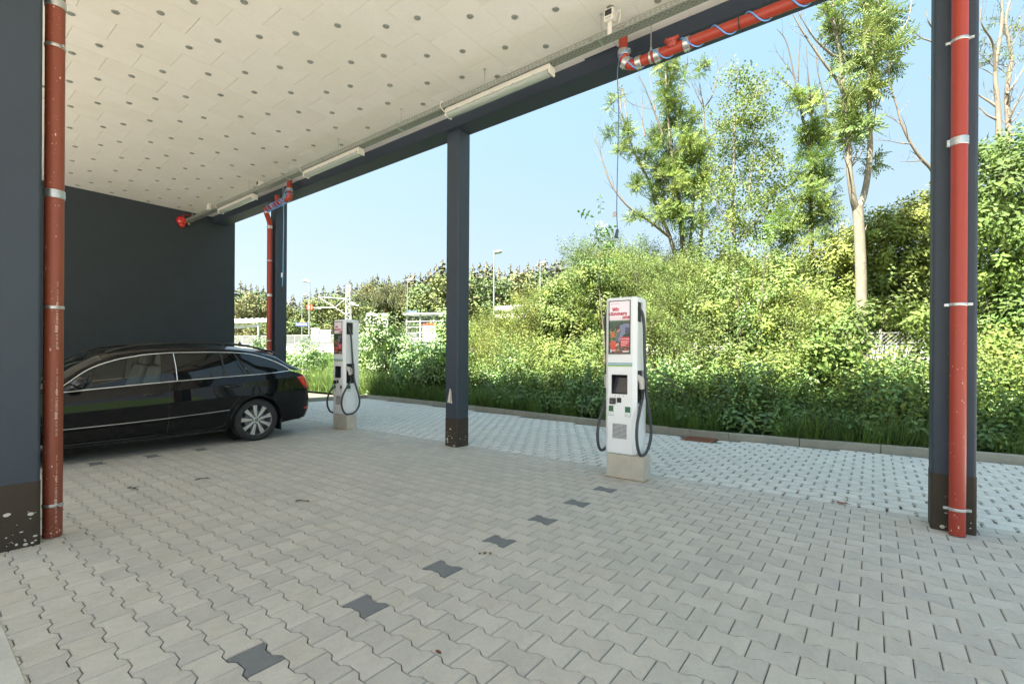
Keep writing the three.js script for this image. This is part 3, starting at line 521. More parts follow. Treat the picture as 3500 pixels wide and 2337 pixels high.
// ------------------------------------------------------------------ charging stations
const canvasTex = (w, h, draw) => { const cv = document.createElement('canvas'); cv.width = w; cv.height = h; draw(cv.getContext('2d')); const t = new THREE.CanvasTexture(cv); t.colorSpace = THREE.SRGBColorSpace; return t; };
const posterTex = canvasTex(512, 1180, (x) => {
  const r = rng(81), blob = (cx, cy, rx, ry, f, a = 0) => { x.fillStyle = f; x.beginPath(); x.ellipse(cx, cy, rx, ry, a, 0, 7); x.fill(); };
  let g = x.createLinearGradient(0, 0, 0, 470); g.addColorStop(0, '#f3e6ef'); g.addColorStop(0.7, '#f6e9f1'); g.addColorStop(1, '#dcc6cd'); x.fillStyle = g; x.fillRect(0, 0, 512, 480);
  g = x.createLinearGradient(0, 420, 0, 1180); g.addColorStop(0, '#8d9a86'); g.addColorStop(0.07, '#33472f'); g.addColorStop(0.3, '#15230f'); g.addColorStop(0.6, '#2c3016'); g.addColorStop(1, '#3a2117'); x.fillStyle = g; x.fillRect(0, 430, 512, 750);
  for (let i = 0; i < 90; i++) { x.fillStyle = ['#0d170b', '#1d3316', '#36552a', '#4c6b3d'][r() * 4 | 0]; x.fillRect(r() * 512, 440 + r() * 120, 3 + r() * 7, 60 + r() * 150); }
  for (let i = 0; i < 260; i++) blob(r() * 300, 640 + r() * 260, 6 + r() * 18, 4 + r() * 12, ['#21451a', '#3d6b28', '#6d8d37', '#17300f', '#8fa24a'][r() * 5 | 0], r() * 3);
  for (let i = 0; i < 60; i++) blob(40 + r() * 130, 690 + r() * 120, 5 + r() * 13, 5 + r() * 11, ['#c8391e', '#e05a26', '#a62a1b', '#e88a3a'][r() * 4 | 0], r() * 3);
  for (let i = 0; i < 220; i++) blob(r() * 512, 960 + r() * 220, 6 + r() * 30, 3 + r() * 9, ['#5a3421', '#7b4a2d', '#2a1710', '#9b6b48', '#41261a', '#c7a07a'][r() * 6 | 0], r() * 0.6);
  x.fillStyle = '#6b3d22'; x.fillRect(448, 430, 34, 300);
  // stooping gardener in a checked shirt
  const shirt = () => { x.beginPath(); x.moveTo(250, 560); x.bezierCurveTo(330, 500, 450, 500, 520, 530); x.lineTo(520, 700); x.bezierCurveTo(440, 720, 380, 740, 340, 790); x.lineTo(270, 930); x.lineTo(215, 900); x.lineTo(285, 700); x.closePath(); };
  x.save(); shirt(); x.clip(); x.fillStyle = '#c9ccd6'; x.fillRect(180, 480, 340, 480);
  for (let i = -6; i < 34; i++) { x.fillStyle = 'rgba(24,36,86,0.72)'; x.save(); x.translate(200 + i * 22, 480); x.rotate(0.25); x.fillRect(0, -80, 11, 640); x.restore(); x.save(); x.translate(180, 480 + i * 22); x.rotate(-0.3); x.fillRect(-60, 0, 640, 10); x.restore(); }
  x.fillStyle = 'rgba(8,10,26,0.45)'; x.fillRect(400, 600, 120, 160); x.restore();
  x.save(); x.beginPath(); x.moveTo(262, 620); x.lineTo(215, 700); x.lineTo(120, 940); x.lineTo(165, 965); x.lineTo(262, 760); x.lineTo(300, 690); x.closePath(); x.clip(); x.fillStyle = '#8e93a8'; x.fillRect(90, 600, 240, 380); for (let i = 0; i < 26; i++) { x.fillStyle = 'rgba(16,22,58,0.8)'; x.fillRect(90, 610 + i * 17, 240, 8); x.fillRect(95 + i * 15, 600, 6, 390); } x.restore();
  blob(222, 640, 52, 66, '#b98468', 0.5); blob(215, 590, 56, 46, '#3a2419', 0.3); blob(185, 640, 20, 44, '#3a2419', 0.4); blob(262, 668, 12, 20, '#a8745a');
  blob(125, 975, 44, 22, '#c79a7e', -0.5); blob(195, 985, 60, 24, '#d5a98c', -0.7);
  x.fillStyle = '#cf3a1c'; x.beginPath(); x.moveTo(20, 930); x.lineTo(170, 925); x.lineTo(150, 1130); x.lineTo(45, 1130); x.closePath(); x.fill(); blob(96, 940, 78, 30, '#e2552c'); blob(96, 938, 62, 20, '#4a1a10'); for (let i = 0; i < 30; i++) blob(40 + r() * 120, 900 + r() * 50, 8 + r() * 12, 6 + r() * 8, ['#d4331d', '#f06a35', '#b8261a'][r() * 3 | 0], r() * 3);
  // red notice
  x.fillStyle = '#c5121d'; x.fillRect(282, 812, 230, 214); x.fillStyle = '#f5e6e6'; x.font = 'bold 36px sans-serif'; x.fillText('rs Versorgung', 278, 862, 226);
  for (const [k, w] of [190, 176, 186, 150, 168].entries()) { for (let a = 0; a < w; a += 26) x.fillRect(298 + a, 892 + k * 17, 18 + (a * 7 + k * 5) % 7, 6); }
  x.fillRect(298, 990, 110, 6); x.fillRect(298, 1005, 140, 5);
  x.fillStyle = '#d9eef2'; x.fillRect(28, 1092, 34, 58); x.fillStyle = '#79b7c9'; x.fillRect(34, 1100, 22, 30); x.fillStyle = '#f2e7e2'; x.fillRect(76, 1106, 92, 10); x.fillRect(76, 1126, 60, 8);
  x.fillStyle = '#b3162a'; x.fillRect(360, 1084, 92, 26); x.fillStyle = '#efe3da'; x.fillRect(330, 1124, 170, 16); x.fillRect(350, 1148, 140, 9);
  x.fillStyle = '#c92a3a'; for (let k = 0; k < 17; k++) x.fillRect(24 + k * 14, 56 - k * 0.2, 10, 8);
  x.fillStyle = x.strokeStyle = '#b80d22'; x.lineWidth = 9; x.font = 'bold 104px sans-serif'; for (const [t, a, b, w] of [['Wir', 74, 218, 180], ['kümmern', -26, 316, 470], ['uns', 330, 400, 204]]) { x.fillText(t, a, b, w); x.strokeText(t, a, b, w); }
});
const labelTex = canvasTex(160, 300, (x) => { x.fillStyle = '#1f5a36'; x.fillRect(0, 0, 160, 300); x.fillStyle = '#2d6b45'; x.fillRect(10, 8, 140, 160); x.fillStyle = '#eef1ef'; x.fillRect(10, 176, 140, 112); x.fillStyle = '#3a4a44'; x.font = '22px sans-serif'; x.fillText('bis zu', 56, 206); x.font = 'bold 44px sans-serif'; x.fillText('150', 24, 256); x.font = '24px sans-serif'; x.fillText('kW', 110, 256); });
const shell = phys(C(0.80, 0.81, 0.82), 0.30, { clearcoat: 0.25, clearcoatRoughness: 0.2, bumpMap: plasterBump, bumpScale: 0.00008 });
function makeCharger(x, z, label) {
  const t = thing('charging_station', [x, 0, z], label, 'charging station', 'charging stations on concrete blocks');
  const plan = [[-0.146, 0], [0.146, 0], [0.184, -0.038], [0.184, -0.245], [0.172, -0.315], [-0.172, -0.315], [-0.184, -0.245], [-0.184, -0.038]];
  const sh = new THREE.Shape(plan.map(([a, b]) => new THREE.Vector2(a, -b)));
  const ext = new THREE.ExtrudeGeometry(sh, { depth: 1.735 - 0.05, bevelEnabled: true, bevelThickness: 0.025, bevelSize: 0.022, bevelOffset: -0.022, bevelSegments: 5, curveSegments: 1 });
  ext.rotateX(-Math.PI / 2).translate(0, 0.262 + 0.025, 0);
  const ev = new Evaluator(); ev.attributes = ['position', 'normal', 'uv']; ev.useGroups = false;
  let body = new Brush(ext); body.updateMatrixWorld();
  const cut = (g) => { const b = new Brush(g); b.updateMatrixWorld(); body = ev.evaluate(body, b, SUBTRACTION); body.updateMatrixWorld(); };
  const rb = (x0, x1, y0, y1, z0, z1, r) => new RoundedBoxGeometry(x1 - x0, y1 - y0, z1 - z0, 3, r).translate((x0 + x1) / 2, (y0 + y1) / 2, (z0 + z1) / 2);
  cut(rb(-0.100, 0.089, 0.927, 1.142, -0.075, 0.05, 0.004));
  cut(new THREE.BoxGeometry(0.172, 0.168, 0.06).translate(-0.002, 0.517, 0.01));
  for (const s of [-1, 1]) { cut(rb(s > 0 ? 0.134 : -0.25, s > 0 ? 0.25 : -0.134, 1.722, 1.942, -0.186, -0.046, 0.014)); cut(rb(s > 0 ? 0.118 : -0.25, s > 0 ? 0.25 : -0.118, 0.830, 1.190, -0.226, -0.052, 0.014)); }
  for (const y of [1.361, 0.290]) for (const [gx, gz, gw, gd] of [[0, 0.002, 0.5, 0.012]]) cut(new THREE.BoxGeometry(gw, 0.0042, gd).translate(gx, y, gz));
  cut(new THREE.BoxGeometry(0.02, 0.0042, 0.40).translate(0.187, 0.290, -0.15));
  const g = body.geometry; g.deleteAttribute('uv2'); part('body', metres(g), shell, t);
  // poster behind glass in a black frame
  part('poster_frame', join([box(-0.137, 0.121, 1.368, 1.376, 0.0005, 0.006), box(-0.137, 0.121, 1.953, 1.961, 0.0005, 0.006), box(-0.137, -0.129, 1.3765, 1.9525, 0.0005, 0.006), box(0.113, 0.121, 1.3765, 1.9525, 0.0005, 0.006)]), M.black, t);
  const pg = new THREE.PlaneGeometry(0.241, 0.575).translate(-0.008, 1.6645, 0.0022); part('poster', pg, phys(C(1, 1, 1), 0.35, { map: posterTex, clearcoat: 0.6, clearcoatRoughness: 0.08 }), t);
  for (const [k, [y0, y1, c]] of [[1.262, 1.272, C(0.07, 0.25, 0.33)], [1.250, 1.257, C(0.20, 0.42, 0.52)], [1.241, 1.249, C(0.10, 0.36, 0.14)], [1.232, 1.240, C(0.42, 0.52, 0.06)]].entries()) part('stripe', box(-0.145, 0.145, y0, y1, 0.0004, 0.0012), std(c, 0.4), t);
  const disp = part('display', box(-0.090, 0.084, -0.098, 0.098, -0.004, 0), phys(C(0.012, 0.016, 0.028), 0.12, { clearcoat: 1 }), t); disp.position.set(-0.004, 1.034, -0.036); disp.rotation.x = -0.28;
  part('display_housing', join([box(-0.100, 0.089, 0.928, 1.141, -0.0742, -0.072), box(-0.0995, -0.0975, 0.928, 1.141, -0.072, -0.001), box(0.0865, 0.0885, 0.928, 1.141, -0.072, -0.001), box(-0.0975, 0.0865, 1.1385, 1.1405, -0.072, -0.001), box(-0.0975, 0.0865, 0.9285, 0.9305, -0.072, -0.001)]), std(C(0.022, 0.023, 0.026), 0.5), t);
  for (const a of [-0.054, -0.006, 0.042]) part('indicator', join([cyl(0.0035, 0.0035, 0.003, 10).rotateX(Math.PI / 2).translate(a, 0.911, 0.001), box(a - 0.0015, a + 0.0015, 0.901, 0.908, 0.0002, 0.002)]), M.black, t);
  const reader = part('card_reader', rbox(-0.111, -0.047, 0.816, 0.882, -0.002, 0.032, 0.006, 2), M.black, t);
  part('slot', box(-0.098, -0.060, 0.838, 0.842, 0.0322, 0.034), M.grey, reader); part('keypad_window', box(-0.100, -0.058, 0.850, 0.874, 0.0322, 0.0335), phys(C(0.03, 0.035, 0.04), 0.1), reader);
  const rd = part('contactless_reader', rbox(-0.032, 0.019, 0.833, 0.887, -0.002, 0.006, 0.003, 1), M.black, t);
  part('ring', new THREE.TorusGeometry(0.014, 0.0016, 6, 20).translate(-0.0065, 0.86, 0.0065), M.rubber, rd);
  const lm = std(C(1, 1, 1), 0.45, { map: labelTex });
  part('label_plate', new THREE.PlaneGeometry(0.057, 0.108).translate(-0.1035, 0.739, 0.0009), lm, t); part('label_plate', new THREE.PlaneGeometry(0.062, 0.108).translate(0.0935, 0.739, 0.0009), lm, t);
  for (const s of [-1, 1]) part('label_plate', new THREE.PlaneGeometry(0.062, 0.106).rotateY(s * Math.PI / 2).translate(s * 0.1849, 0.738, -0.108), lm, t);
  const bars = [], rows = 12, y0 = 0.4335, dy = 0.1671 / rows;
  for (let i = 0; i <= rows; i++) bars.push(new THREE.BoxGeometry(0.1716, dy * 0.30, 0.004).translate(-0.002, y0 + Math.min(Math.max(i * dy, dy * 0.15), rows * dy - dy * 0.15), -0.0022));
  for (let i = 0; i < rows; i++) for (let k = 0; k < 6; k++) { const px = -0.088 + 0.0287 * (k + (i % 2 ? 0.3 : 0.8)); if (px < 0.08) bars.push(new THREE.BoxGeometry(0.004, dy * 0.75, 0.0036).translate(px, y0 + (i + 0.5) * dy, -0.0024)); }
  part('vent_grille', join(bars), shell, t); part('vent_back', box(-0.0875, 0.0835, 0.4335, 0.6005, -0.0196, -0.0175), M.black, t);
  for (const s of [1, -1]) {
    const m = (a, y, b) => V(s * a, y, b);
    part('cable_outlet', join([rb(Math.min(s * 0.135, s * 0.166), Math.max(s * 0.135, s * 0.166), 1.724, 1.940, -0.184, -0.048, 0.0018), cylBetween(m(0.138, 1.895, -0.10), m(0.176, 1.875, -0.085), 0.020, 14, 0.017)]), M.black, t);
    part('holster', join([rb(Math.min(s * 0.119, s * 0.162), Math.max(s * 0.119, s * 0.162), 0.833, 1.187, -0.224, -0.054, 0.002), cylBetween(m(0.124, 1.0, -0.14), m(0.172, 0.985, -0.13), 0.036, 16), box(Math.min(s * 0.124, s * 0.178), Math.max(s * 0.124, s * 0.178), 0.86, 0.895, -0.17, -0.07), cylBetween(m(0.15, 0.93, -0.075), m(0.21, 0.955, -0.17), 0.011, 8)]), M.black, t);
    const plug = part('charging_plug', tube(smooth([m(0.176, 1.135, -0.048), m(0.196, 1.105, -0.072), m(0.206, 1.05, -0.098), m(0.206, 0.985, -0.118)], 14), [0.016, 0.021, 0.024, 0.026, 0.027, 0.028, 0.028, 0.028, 0.027, 0.027, 0.027, 0.028, 0.028, 0.029, 0.030], 16), M.offwhite, t);
    part('grip', tube(smooth([m(0.186, 1.128, -0.07), m(0.207, 1.11, -0.122), m(0.214, 1.06, -0.148), m(0.210, 1.00, -0.142)], 12), [0.009, 0.012, 0.012, 0.011, 0.012], 10), M.offwhite, plug);
    part('collar', join([cylBetween(m(0.206, 0.99, -0.117), m(0.206, 0.935, -0.128), 0.031, 16, 0.026), cylBetween(m(0.206, 0.94, -0.127), m(0.207, 0.865, -0.125), 0.026, 14, 0.017)]), M.black, plug);
    const path = [m(0.176, 1.876, -0.086), m(0.212, 1.83, -0.088), m(0.228, 1.74, -0.10), m(0.230, 1.62, -0.117), m(0.228, 1.40, -0.135), m(0.230, 1.15, -0.155), m(0.238, 0.92, -0.175), m(0.245, 0.78, -0.21), m(0.248, 0.63, -0.262), m(0.248, 0.47, -0.288), m(0.243, 0.34, -0.235), m(0.240, 0.278, -0.13), m(0.236, 0.284, -0.01), m(0.234, 0.36, 0.05), m(0.230, 0.48, 0.075), m(0.224, 0.62, 0.048), m(0.216, 0.76, -0.04), m(0.207, 0.87, -0.125)];
    part('cable', tube(smooth(path, 90), 0.0165, 12), std(C(0.055, 0.057, 0.062), 0.6), t);
  }
  return t;
}
const ch1 = makeCharger(-2.232, -4.905, 'white charging station with a poster screen, nearest the camera, between the columns');
const ch2 = copy(ch1, 'charging_station', 'white charging station with poster screen, the farther one, beside the black car'); ch2.position.set(-2.232 - 5.5956, 0, -5.0165);
{
  const b = thing('concrete_block', [-2.173, 0, -5.0105], 'beige concrete block under the near charging station', 'concrete block', 'concrete blocks under the charging stations');
  part('block', rbox(-0.215, 0.215, -0.03, 0.26, -0.1025, 0.1025, 0.006, 2), M.block, b);
  const r = rng(91), bits = []; for (let i = 0; i < 60; i++) { const s = 0.004 + r() * 0.011; bits.push(new THREE.IcosahedronGeometry(s, 0).scale(1.4, 0.5, 1).translate((r() - 0.5) * 0.46, 0.001, 0.104 + r() * 0.02)); } for (let i = 0; i < 14; i++) { const s = 0.005 + r() * 0.012; bits.push(new THREE.IcosahedronGeometry(s, 0).scale(1, 0.6, 1.2).translate(0.217 + r() * 0.02, 0.002, 0.09 - r() * 0.1)); }
  part('sand_rim', join(bits), std(C(0.34, 0.26, 0.15), 1), b, 'stuff');
  const c = copy(b, 'concrete_block', 'beige concrete block under the farther charging station'); c.position.set(-2.173 - 5.5956, 0, -5.122);
}

// ------------------------------------------------------------------ black estate car, tail towards the open side
{
  const lerpTable = (t) => (s) => { if (s <= t[0][0]) return t[0][1]; for (let i = 1; i < t.length; i++) if (s <= t[i][0]) return mix(t[i - 1][1], t[i][1], (s - t[i - 1][0]) / (t[i][0] - t[i - 1][0])); return t[t.length - 1][1]; };
  const soft = (f, w = 0.05) => (s) => (f(s - 2 * w) + 2 * f(s - w) + 3 * f(s) + 2 * f(s + w) + f(s + 2 * w)) / 9;
  const yb = soft(lerpTable([[-0.05, 0.93], [0.1, 0.985], [0.25, 1.05], [0.42, 1.085], [0.50, 1.075], [0.60, 1.062], [0.785, 1.045], [1.087, 1.027], [1.67, 0.992], [2.14, 0.962], [2.54, 0.932], [2.91, 0.902], [3.2, 0.877], [3.55, 0.868], [3.9, 0.86], [4.4, 0.79], [4.7, 0.70], [4.84, 0.66]]), 0.03);
  const yr0 = soft(lerpTable([[0.40, 1.092], [0.46, 1.125], [0.53, 1.175], [0.63, 1.228], [0.733, 1.272], [0.87, 1.318], [1.022, 1.352], [1.15, 1.367], [1.294, 1.374], [1.632, 1.374], [2.1, 1.360], [2.38, 1.330], [2.64, 1.274], [2.83, 1.204], [2.95, 1.139], [3.06, 1.057], [3.18, 0.956], [3.27, 0.885]]), 0.02);
  const yr = (s) => Math.max(yr0(s), yb(s));
  const ytop = soft(lerpTable([[-0.05, 0.95], [0.06, 1.0], [0.14, 1.06], [0.25, 1.165], [0.36, 1.245], [0.46, 1.315], [0.55, 1.385], [0.62, 1.42], [0.8, 1.447], [1.25, 1.484], [1.7, 1.487], [2.07, 1.478], [2.4, 1.452], [2.65, 1.413], [2.85, 1.355], [3.05, 1.245], [3.25, 1.115], [3.5, 0.945], [3.56, 0.925], [3.9, 0.905], [4.3, 0.85], [4.6, 0.76], [4.78, 0.66]]), 0.03);
  const sr = soft(lerpTable([[0.2, 0.10], [0.3, 0.03], [0.42, -0.022], [0.58, -0.022], [0.66, 0.0], [0.75, 0.022], [0.9, 0.06], [1.0, 0.10], [1.1, 0.17]]), 0.02), sf = lerpTable([[0.2, 4.74], [0.35, 4.82], [0.55, 4.83], [0.7, 4.78], [0.9, 4.70]]);
  const ycr = (s) => 0.628 + (3.2 - s) * 0.047, ysh = (s) => 0.745 + (3.2 - s) * 0.083;
  const HWX = 0.905;
  function hw(s, y) {   // half width of the flank
    let x = HWX;
    const a = ycr(s), b = ysh(s);
    if (y < a) x -= (a - y) * 0.10 + Math.pow(Math.max(0, a - y), 2) * 0.10; else if (y < b) x -= (y - a) * 0.075; else x -= (b - a) * 0.075 + (y - b) * 0.30;
    if (y < 0.30) x -= Math.pow((0.30 - y) / 0.1, 2) * 0.02;
    x += 0.018 * Math.exp(-Math.pow((s - 0.955) / 0.42, 2)) * sstep(0.85, 0.55, y);
    x -= 0.05 * Math.pow(clamp((0.9 - s) / 0.9), 2) + 0.05 * Math.pow(clamp((s - 3.6) / 1.2), 2);
    return x;
  }
  const S0 = 0.40, S1 = 4.36, RX = 0.25;
  function flank(s, y) {   // x of the body side, rounded into the ends
    const a = sr(y), b = sf(y);
    if (s < S0) { const q = clamp((S0 - s) / (S0 - a)); return hw(s, y) - RX * (1 - Math.pow(1 - Math.pow(q, 2.6), 1 / 2.6)); }
    if (s > S1) { const q = clamp((s - S1) / (b - S1)); return hw(s, y) - 0.40 * (1 - Math.pow(1 - Math.pow(q, 2.3), 1 / 2.3)); }
    return hw(s, y);
  }
  const WR = [0.955, 3.716], WY = 0.322, AR = 0.385;
  function ybot(s) {
    let y = s < 0.56 ? 0.235 + (0.56 - s) * 0.14 : s > 4.2 ? 0.22 + (s - 4.2) * 0.05 : 0.228;
    for (const c of WR) { const d = Math.abs(s - c); if (d < AR) y = Math.max(y, WY + Math.sqrt(AR * AR - d * d)); }
    return y;
  }
  const group = thing('estate_car', [-8.535, 0, -4.46], 'glossy black estate car with alloy wheels and roof rails parked before the end wall', 'car');
  const paint = phys(C(0.004, 0.0042, 0.005), 0.35, { clearcoat: 0.62, clearcoatRoughness: 0.006, specularIntensity: 0.1 }), gloss = phys(C(0.006, 0.006, 0.007), 0.3, { clearcoat: 1, clearcoatRoughness: 0.02, specularIntensity: 0.15 });
  const chrome = std(C(0.78, 0.79, 0.80), 0.12, { metalness: 1 }), privacy = phys(C(0.006, 0.007, 0.007), 0.03, { specularIntensity: 1.2 }), pane = phys(C(0.55, 0.60, 0.57), 0.02, { transmission: 1, thickness: 0, ior: 1.5 });
  const trim = std(C(0.02, 0.02, 0.022), 0.55), alloy = std(C(0.60, 0.61, 0.62), 0.28, { metalness: 0.75 }), tyreMat = std(C(0.028, 0.028, 0.030), 0.8), fabric = std(C(0.23, 0.235, 0.21), 0.9), liner = std(C(0.38, 0.37, 0.33), 0.95);
  const both = (f) => [f(1), f(-1)];
  const mirrorX = (g) => { const n = flat(g.clone()), p = n.attributes.position, q = n.attributes.normal; for (let i = 0; i < p.count; i++) { p.setX(i, -p.getX(i)); q.setX(i, -q.getX(i)); } for (const a of [p, q, n.attributes.uv]) for (let i = 0; i < p.count; i += 3) { const k = a.itemSize; for (let c = 0; c < k; c++) { const t = a.array[(i + 1) * k + c]; a.array[(i + 1) * k + c] = a.array[(i + 2) * k + c]; a.array[(i + 2) * k + c] = t; } } return n; };
  const twin = (name, g, m, parent = group) => { part(name, flat(g), m, parent); part(name, mirrorX(g), m, parent); };
  // flank, wrapped round both ends to the middle of the car
  const cols = [];
  for (let k = 0; k <= 8; k++) cols.push({ rear: k / 8 });
  for (let k = 1; k <= 14; k++) cols.push({ cr: 1 - Math.pow(1 - k / 14, 1.7) });
  let ss = []; for (let s = S0 + 0.02; s < S1; s += 0.045) ss.push(s);
  for (const c of WR) { for (let k = 0; k <= 26; k++) ss.push(c - AR * Math.cos(Math.PI * k / 26)); ss.push(c - AR - 0.0005, c + AR + 0.0005); }
  ss = ss.filter((s) => s > S0 && s < S1).sort((a, b) => a - b).filter((s, i, l) => !i || s - l[i - 1] > 0.0003);
  ss.forEach((s) => cols.push({ s }));
  for (let k = 0; k <= 12; k++) cols.push({ cf: Math.pow(k / 12, 1.7) });
  for (let k = 1; k <= 8; k++) cols.push({ front: k / 8 });
  const rowsV = []; for (let k = 0; k <= 34; k++) rowsV.push(k / 34);
  function at(col, v) {
    if (col.s !== undefined) {
      const s = col.s, y0 = ybot(s), y1 = yb(s), a = ycr(s), b = ysh(s), w = 0.006;
      const keys = y0 < a - 0.03 ? [y0, y0 + (a - y0) * 0.4, a - w, a + w, b - w, b + w, y1] : [y0, mix(y0, b - w, 0.25), mix(y0, b - w, 0.5), mix(y0, b - w, 0.75), b - w, b + w, y1];
      const f = v * 6, i = Math.min(5, Math.floor(f)), y = mix(keys[i], keys[i + 1], f - i);
      return V(hw(s, y), y, s);
    }
    const rear = col.rear !== undefined || col.cr !== undefined, sE = rear ? S0 : S1, y0r = ybot(sE), low = rear ? 0.29 : 0.22, top = rear ? 1.0 : 0.70;
    const t = col.rear !== undefined ? 0 : col.cr !== undefined ? col.cr : col.cf !== undefined ? 1 - col.cf : 0;   // 0 at the corner end, 1 at the flank
    const y1 = mix(top, yb(sE), t), y0 = mix(low, y0r, t), y = mix(y0, y1, v), e = rear ? sr(y) : sf(y), s = mix(e, sE, t), x = flank(s, y);
    if (col.rear !== undefined) return V(x * Math.sin(col.rear * Math.PI / 2), y, e - 0.05 * (1 - Math.pow(Math.sin(col.rear * Math.PI / 2), 2)));
    if (col.front !== undefined) { const u = Math.cos(col.front * Math.PI / 2); return V(x * u, y, e + 0.12 * (1 - u * u)); }
    return V(x, y, s);
  }
  twin('body_side', sheet((u, v) => at(cols[u], rowsV[v]), cols.length, rowsV.length), paint);
  // roof and bonnet
  const ru = 27, rows = []; for (let s = 0.0; s <= 4.76; s += 0.04) rows.push(s);
  const xb = (s) => flank(Math.max(s, sr(yb(s)) + 0.004), yb(s)) - 0.002, xr = (s) => mix(xb(s), 0.735, sstep(0, 0.30, yr(s) - yb(s)));
  function crown(s, k) {   // k 0..1 from the gutter to the middle
    const x0 = xr(s), y0 = yr(s), y1 = Math.max(ytop(s), y0 + 0.012), kk = k;
    const x = mix(x0, 0, kk) , rise = Math.pow(1 - Math.pow(1 - kk, 3.2), 0.9);
    return V(mix(x0, mix(x0 - 0.015, 0, kk), Math.min(1, kk * 4)), mix(y0, y1, rise) + 0.018 * kk * (2 - kk) - 0.018 * kk, s);
  }
  const roofRows = rows.filter((s) => s <= 2.84), hoodRows = rows.filter((s) => s >= 3.5);
  const roofSheet = (list) => sheet((u, v) => { const k = u / (ru - 1) * 2 - 1, p = crown(list[v], 1 - Math.abs(k)); p.x *= -Math.sign(k) || 1; return p; }, ru, list.length);
  part('roof', roofSheet(roofRows), paint, group); part('bonnet', roofSheet(hoodRows), paint, group);
  // windscreen and its pillars, tailgate window
  const scr = rows.filter((s) => s >= 2.80 && s <= 3.54);
  part('windscreen', sheet((u, v) => { const k = u / 16 * 2 - 1, p = crown(scr[v], 1 - Math.abs(k) * 0.93); p.x *= -Math.sign(k) || 1; p.y -= 0.004; return p; }, 17, scr.length), pane, group);
  twin('front_pillar', sheet((u, v) => crown(scr[v], u / 4 * 0.10), 5, scr.length), paint);
  const rg = [0.1, 0.16, 0.22, 0.28, 0.34, 0.4, 0.46];
  part('tailgate_window', sheet((u, v) => { const k = u / 12 * 2 - 1, p = crown(rg[v], 1 - Math.abs(k) * 0.8); p.x *= -Math.sign(k) || 1; p.y += 0.006; p.z -= 0.004; return p; }, 13, rg.length), privacy, group);
  const sp = []; for (let k = -10; k <= 10; k++) { const x = k / 10 * 0.56; sp.push(V(x, 1.412 - 0.05 * Math.pow(k / 10, 4), 0.50 + 0.05 * Math.pow(k / 10, 2))); }
  part('roof_spoiler', tube(sp, [0.012, ...Array(19).fill(0.022), 0.012], 10).scale(1, 1, 1), paint, group);
  // glasshouse band between belt and gutter
  const band = (s, t, off = 0) => { const a = V(xb(s), yb(s), s), b = V(xr(s), yr(s), s), p = a.lerp(b, t); p.x += 0.035 * 4 * t * (1 - t) * sstep(0, 0.25, yr(s) - yb(s)) * 0.5 + off; return p; };
  const patch = (l0, u0, l1, u1, t0, t1, off, n = 16, m = 9) => sheet((u, v) => { const t = mix(t0, t1, v / (m - 1)), s = mix(mix(l0, u0, t), mix(l1, u1, t), u / (n - 1)); return band(s, t, off); }, n, m).scale(1, 1, 1);
  const flip = (g) => { const i = g.index.array; for (let k = 0; k < i.length; k += 3) { const t = i[k]; i[k] = i[k + 1]; i[k + 1] = t; } g.computeVertexNormals(); return g; };
  const P = (...a) => patch(...a);
  twin('front_side_window', P(3.235, 3.235, 2.215, 2.195, 0.03, 0.97, -0.004, 26), pane);
  twin('centre_pillar', P(2.215, 2.195, 2.022, 2.038, 0, 1, -0.001, 6), gloss);
  twin('rear_side_window', P(2.022, 2.038, 1.426, 1.452, 0.02, 0.98, -0.006), privacy);
  twin('window_bar', P(1.426, 1.452, 1.400, 1.428, 0, 1, 0.002, 4), trim);
  twin('quarter_window', P(1.400, 1.428, 1.134, 1.314, 0.02, 0.98, -0.006), privacy);
  twin('rear_pillar', P(1.134, 1.314, 1.090, 1.275, 0, 1, 0.003, 4), gloss); twin('rear_pillar', P(1.090, 1.275, 1.052, 1.236, 0, 1, -0.010, 4), trim); twin('rear_pillar', P(1.052, 1.236, 0.99, 1.18, 0, 1, 0.001, 4), gloss);
  twin('luggage_window', P(0.99, 1.18, 0.43, 0.43, 0.02, 0.98, -0.004, 26), privacy);
  twin('pillar_strip', tube([band(2.022, 0.02, 0.003), band(2.028, 0.5, 0.003), band(2.038, 0.98, 0.003)], 0.006, 6), chrome);
  const line = []; for (let s = 3.36; s > 0.47; s -= 0.05) line.push(band(s, 0.0, 0.007)); line.push(V(xb(0.46) + 0.004, yb(0.46) + 0.004, 0.445), V(xb(0.44) + 0.002, yb(0.44) + 0.025, 0.436)); for (let s = 0.47; s < 3.30; s += 0.05) line.push(band(s, 1.0, 0.004));
  twin('window_trim', tube(smooth(line, 260), 0.0085, 8), chrome);
  // shut lines, mouldings, skirts, handles
  const along = (pts, off) => pts.map(([s, y]) => V(flank(s, y) + off, y, s));
  const curve = (list, n) => new THREE.CatmullRomCurve3(list.map(([s, y]) => V(s, y, 0)), false, 'centripetal').getPoints(n).map((p) => [p.x, p.y]);
  twin('shut_line', tube(along(curve([[2.135, 0.24], [2.13, 0.5], [2.128, 0.8], [2.12, 0.955]], 16), -0.0012), 0.0032, 5), M.black);
  twin('shut_line', tube(along(curve([[1.084, 1.02], [1.13, 0.90], [1.19, 0.76], [1.29, 0.63], [1.365, 0.50], [1.40, 0.36], [1.44, 0.26]], 24), -0.0012), 0.0032, 5), M.black);
  twin('shut_line', tube(along(curve([[3.30, 0.87], [3.27, 0.6], [3.22, 0.40], [3.20, 0.26]], 14), -0.0012), 0.0032, 5), M.black);
  const mould = curve([[3.2, 0.422], [2.7, 0.434], [2.165, 0.455], [1.75, 0.478], [1.372, 0.503]], 40);
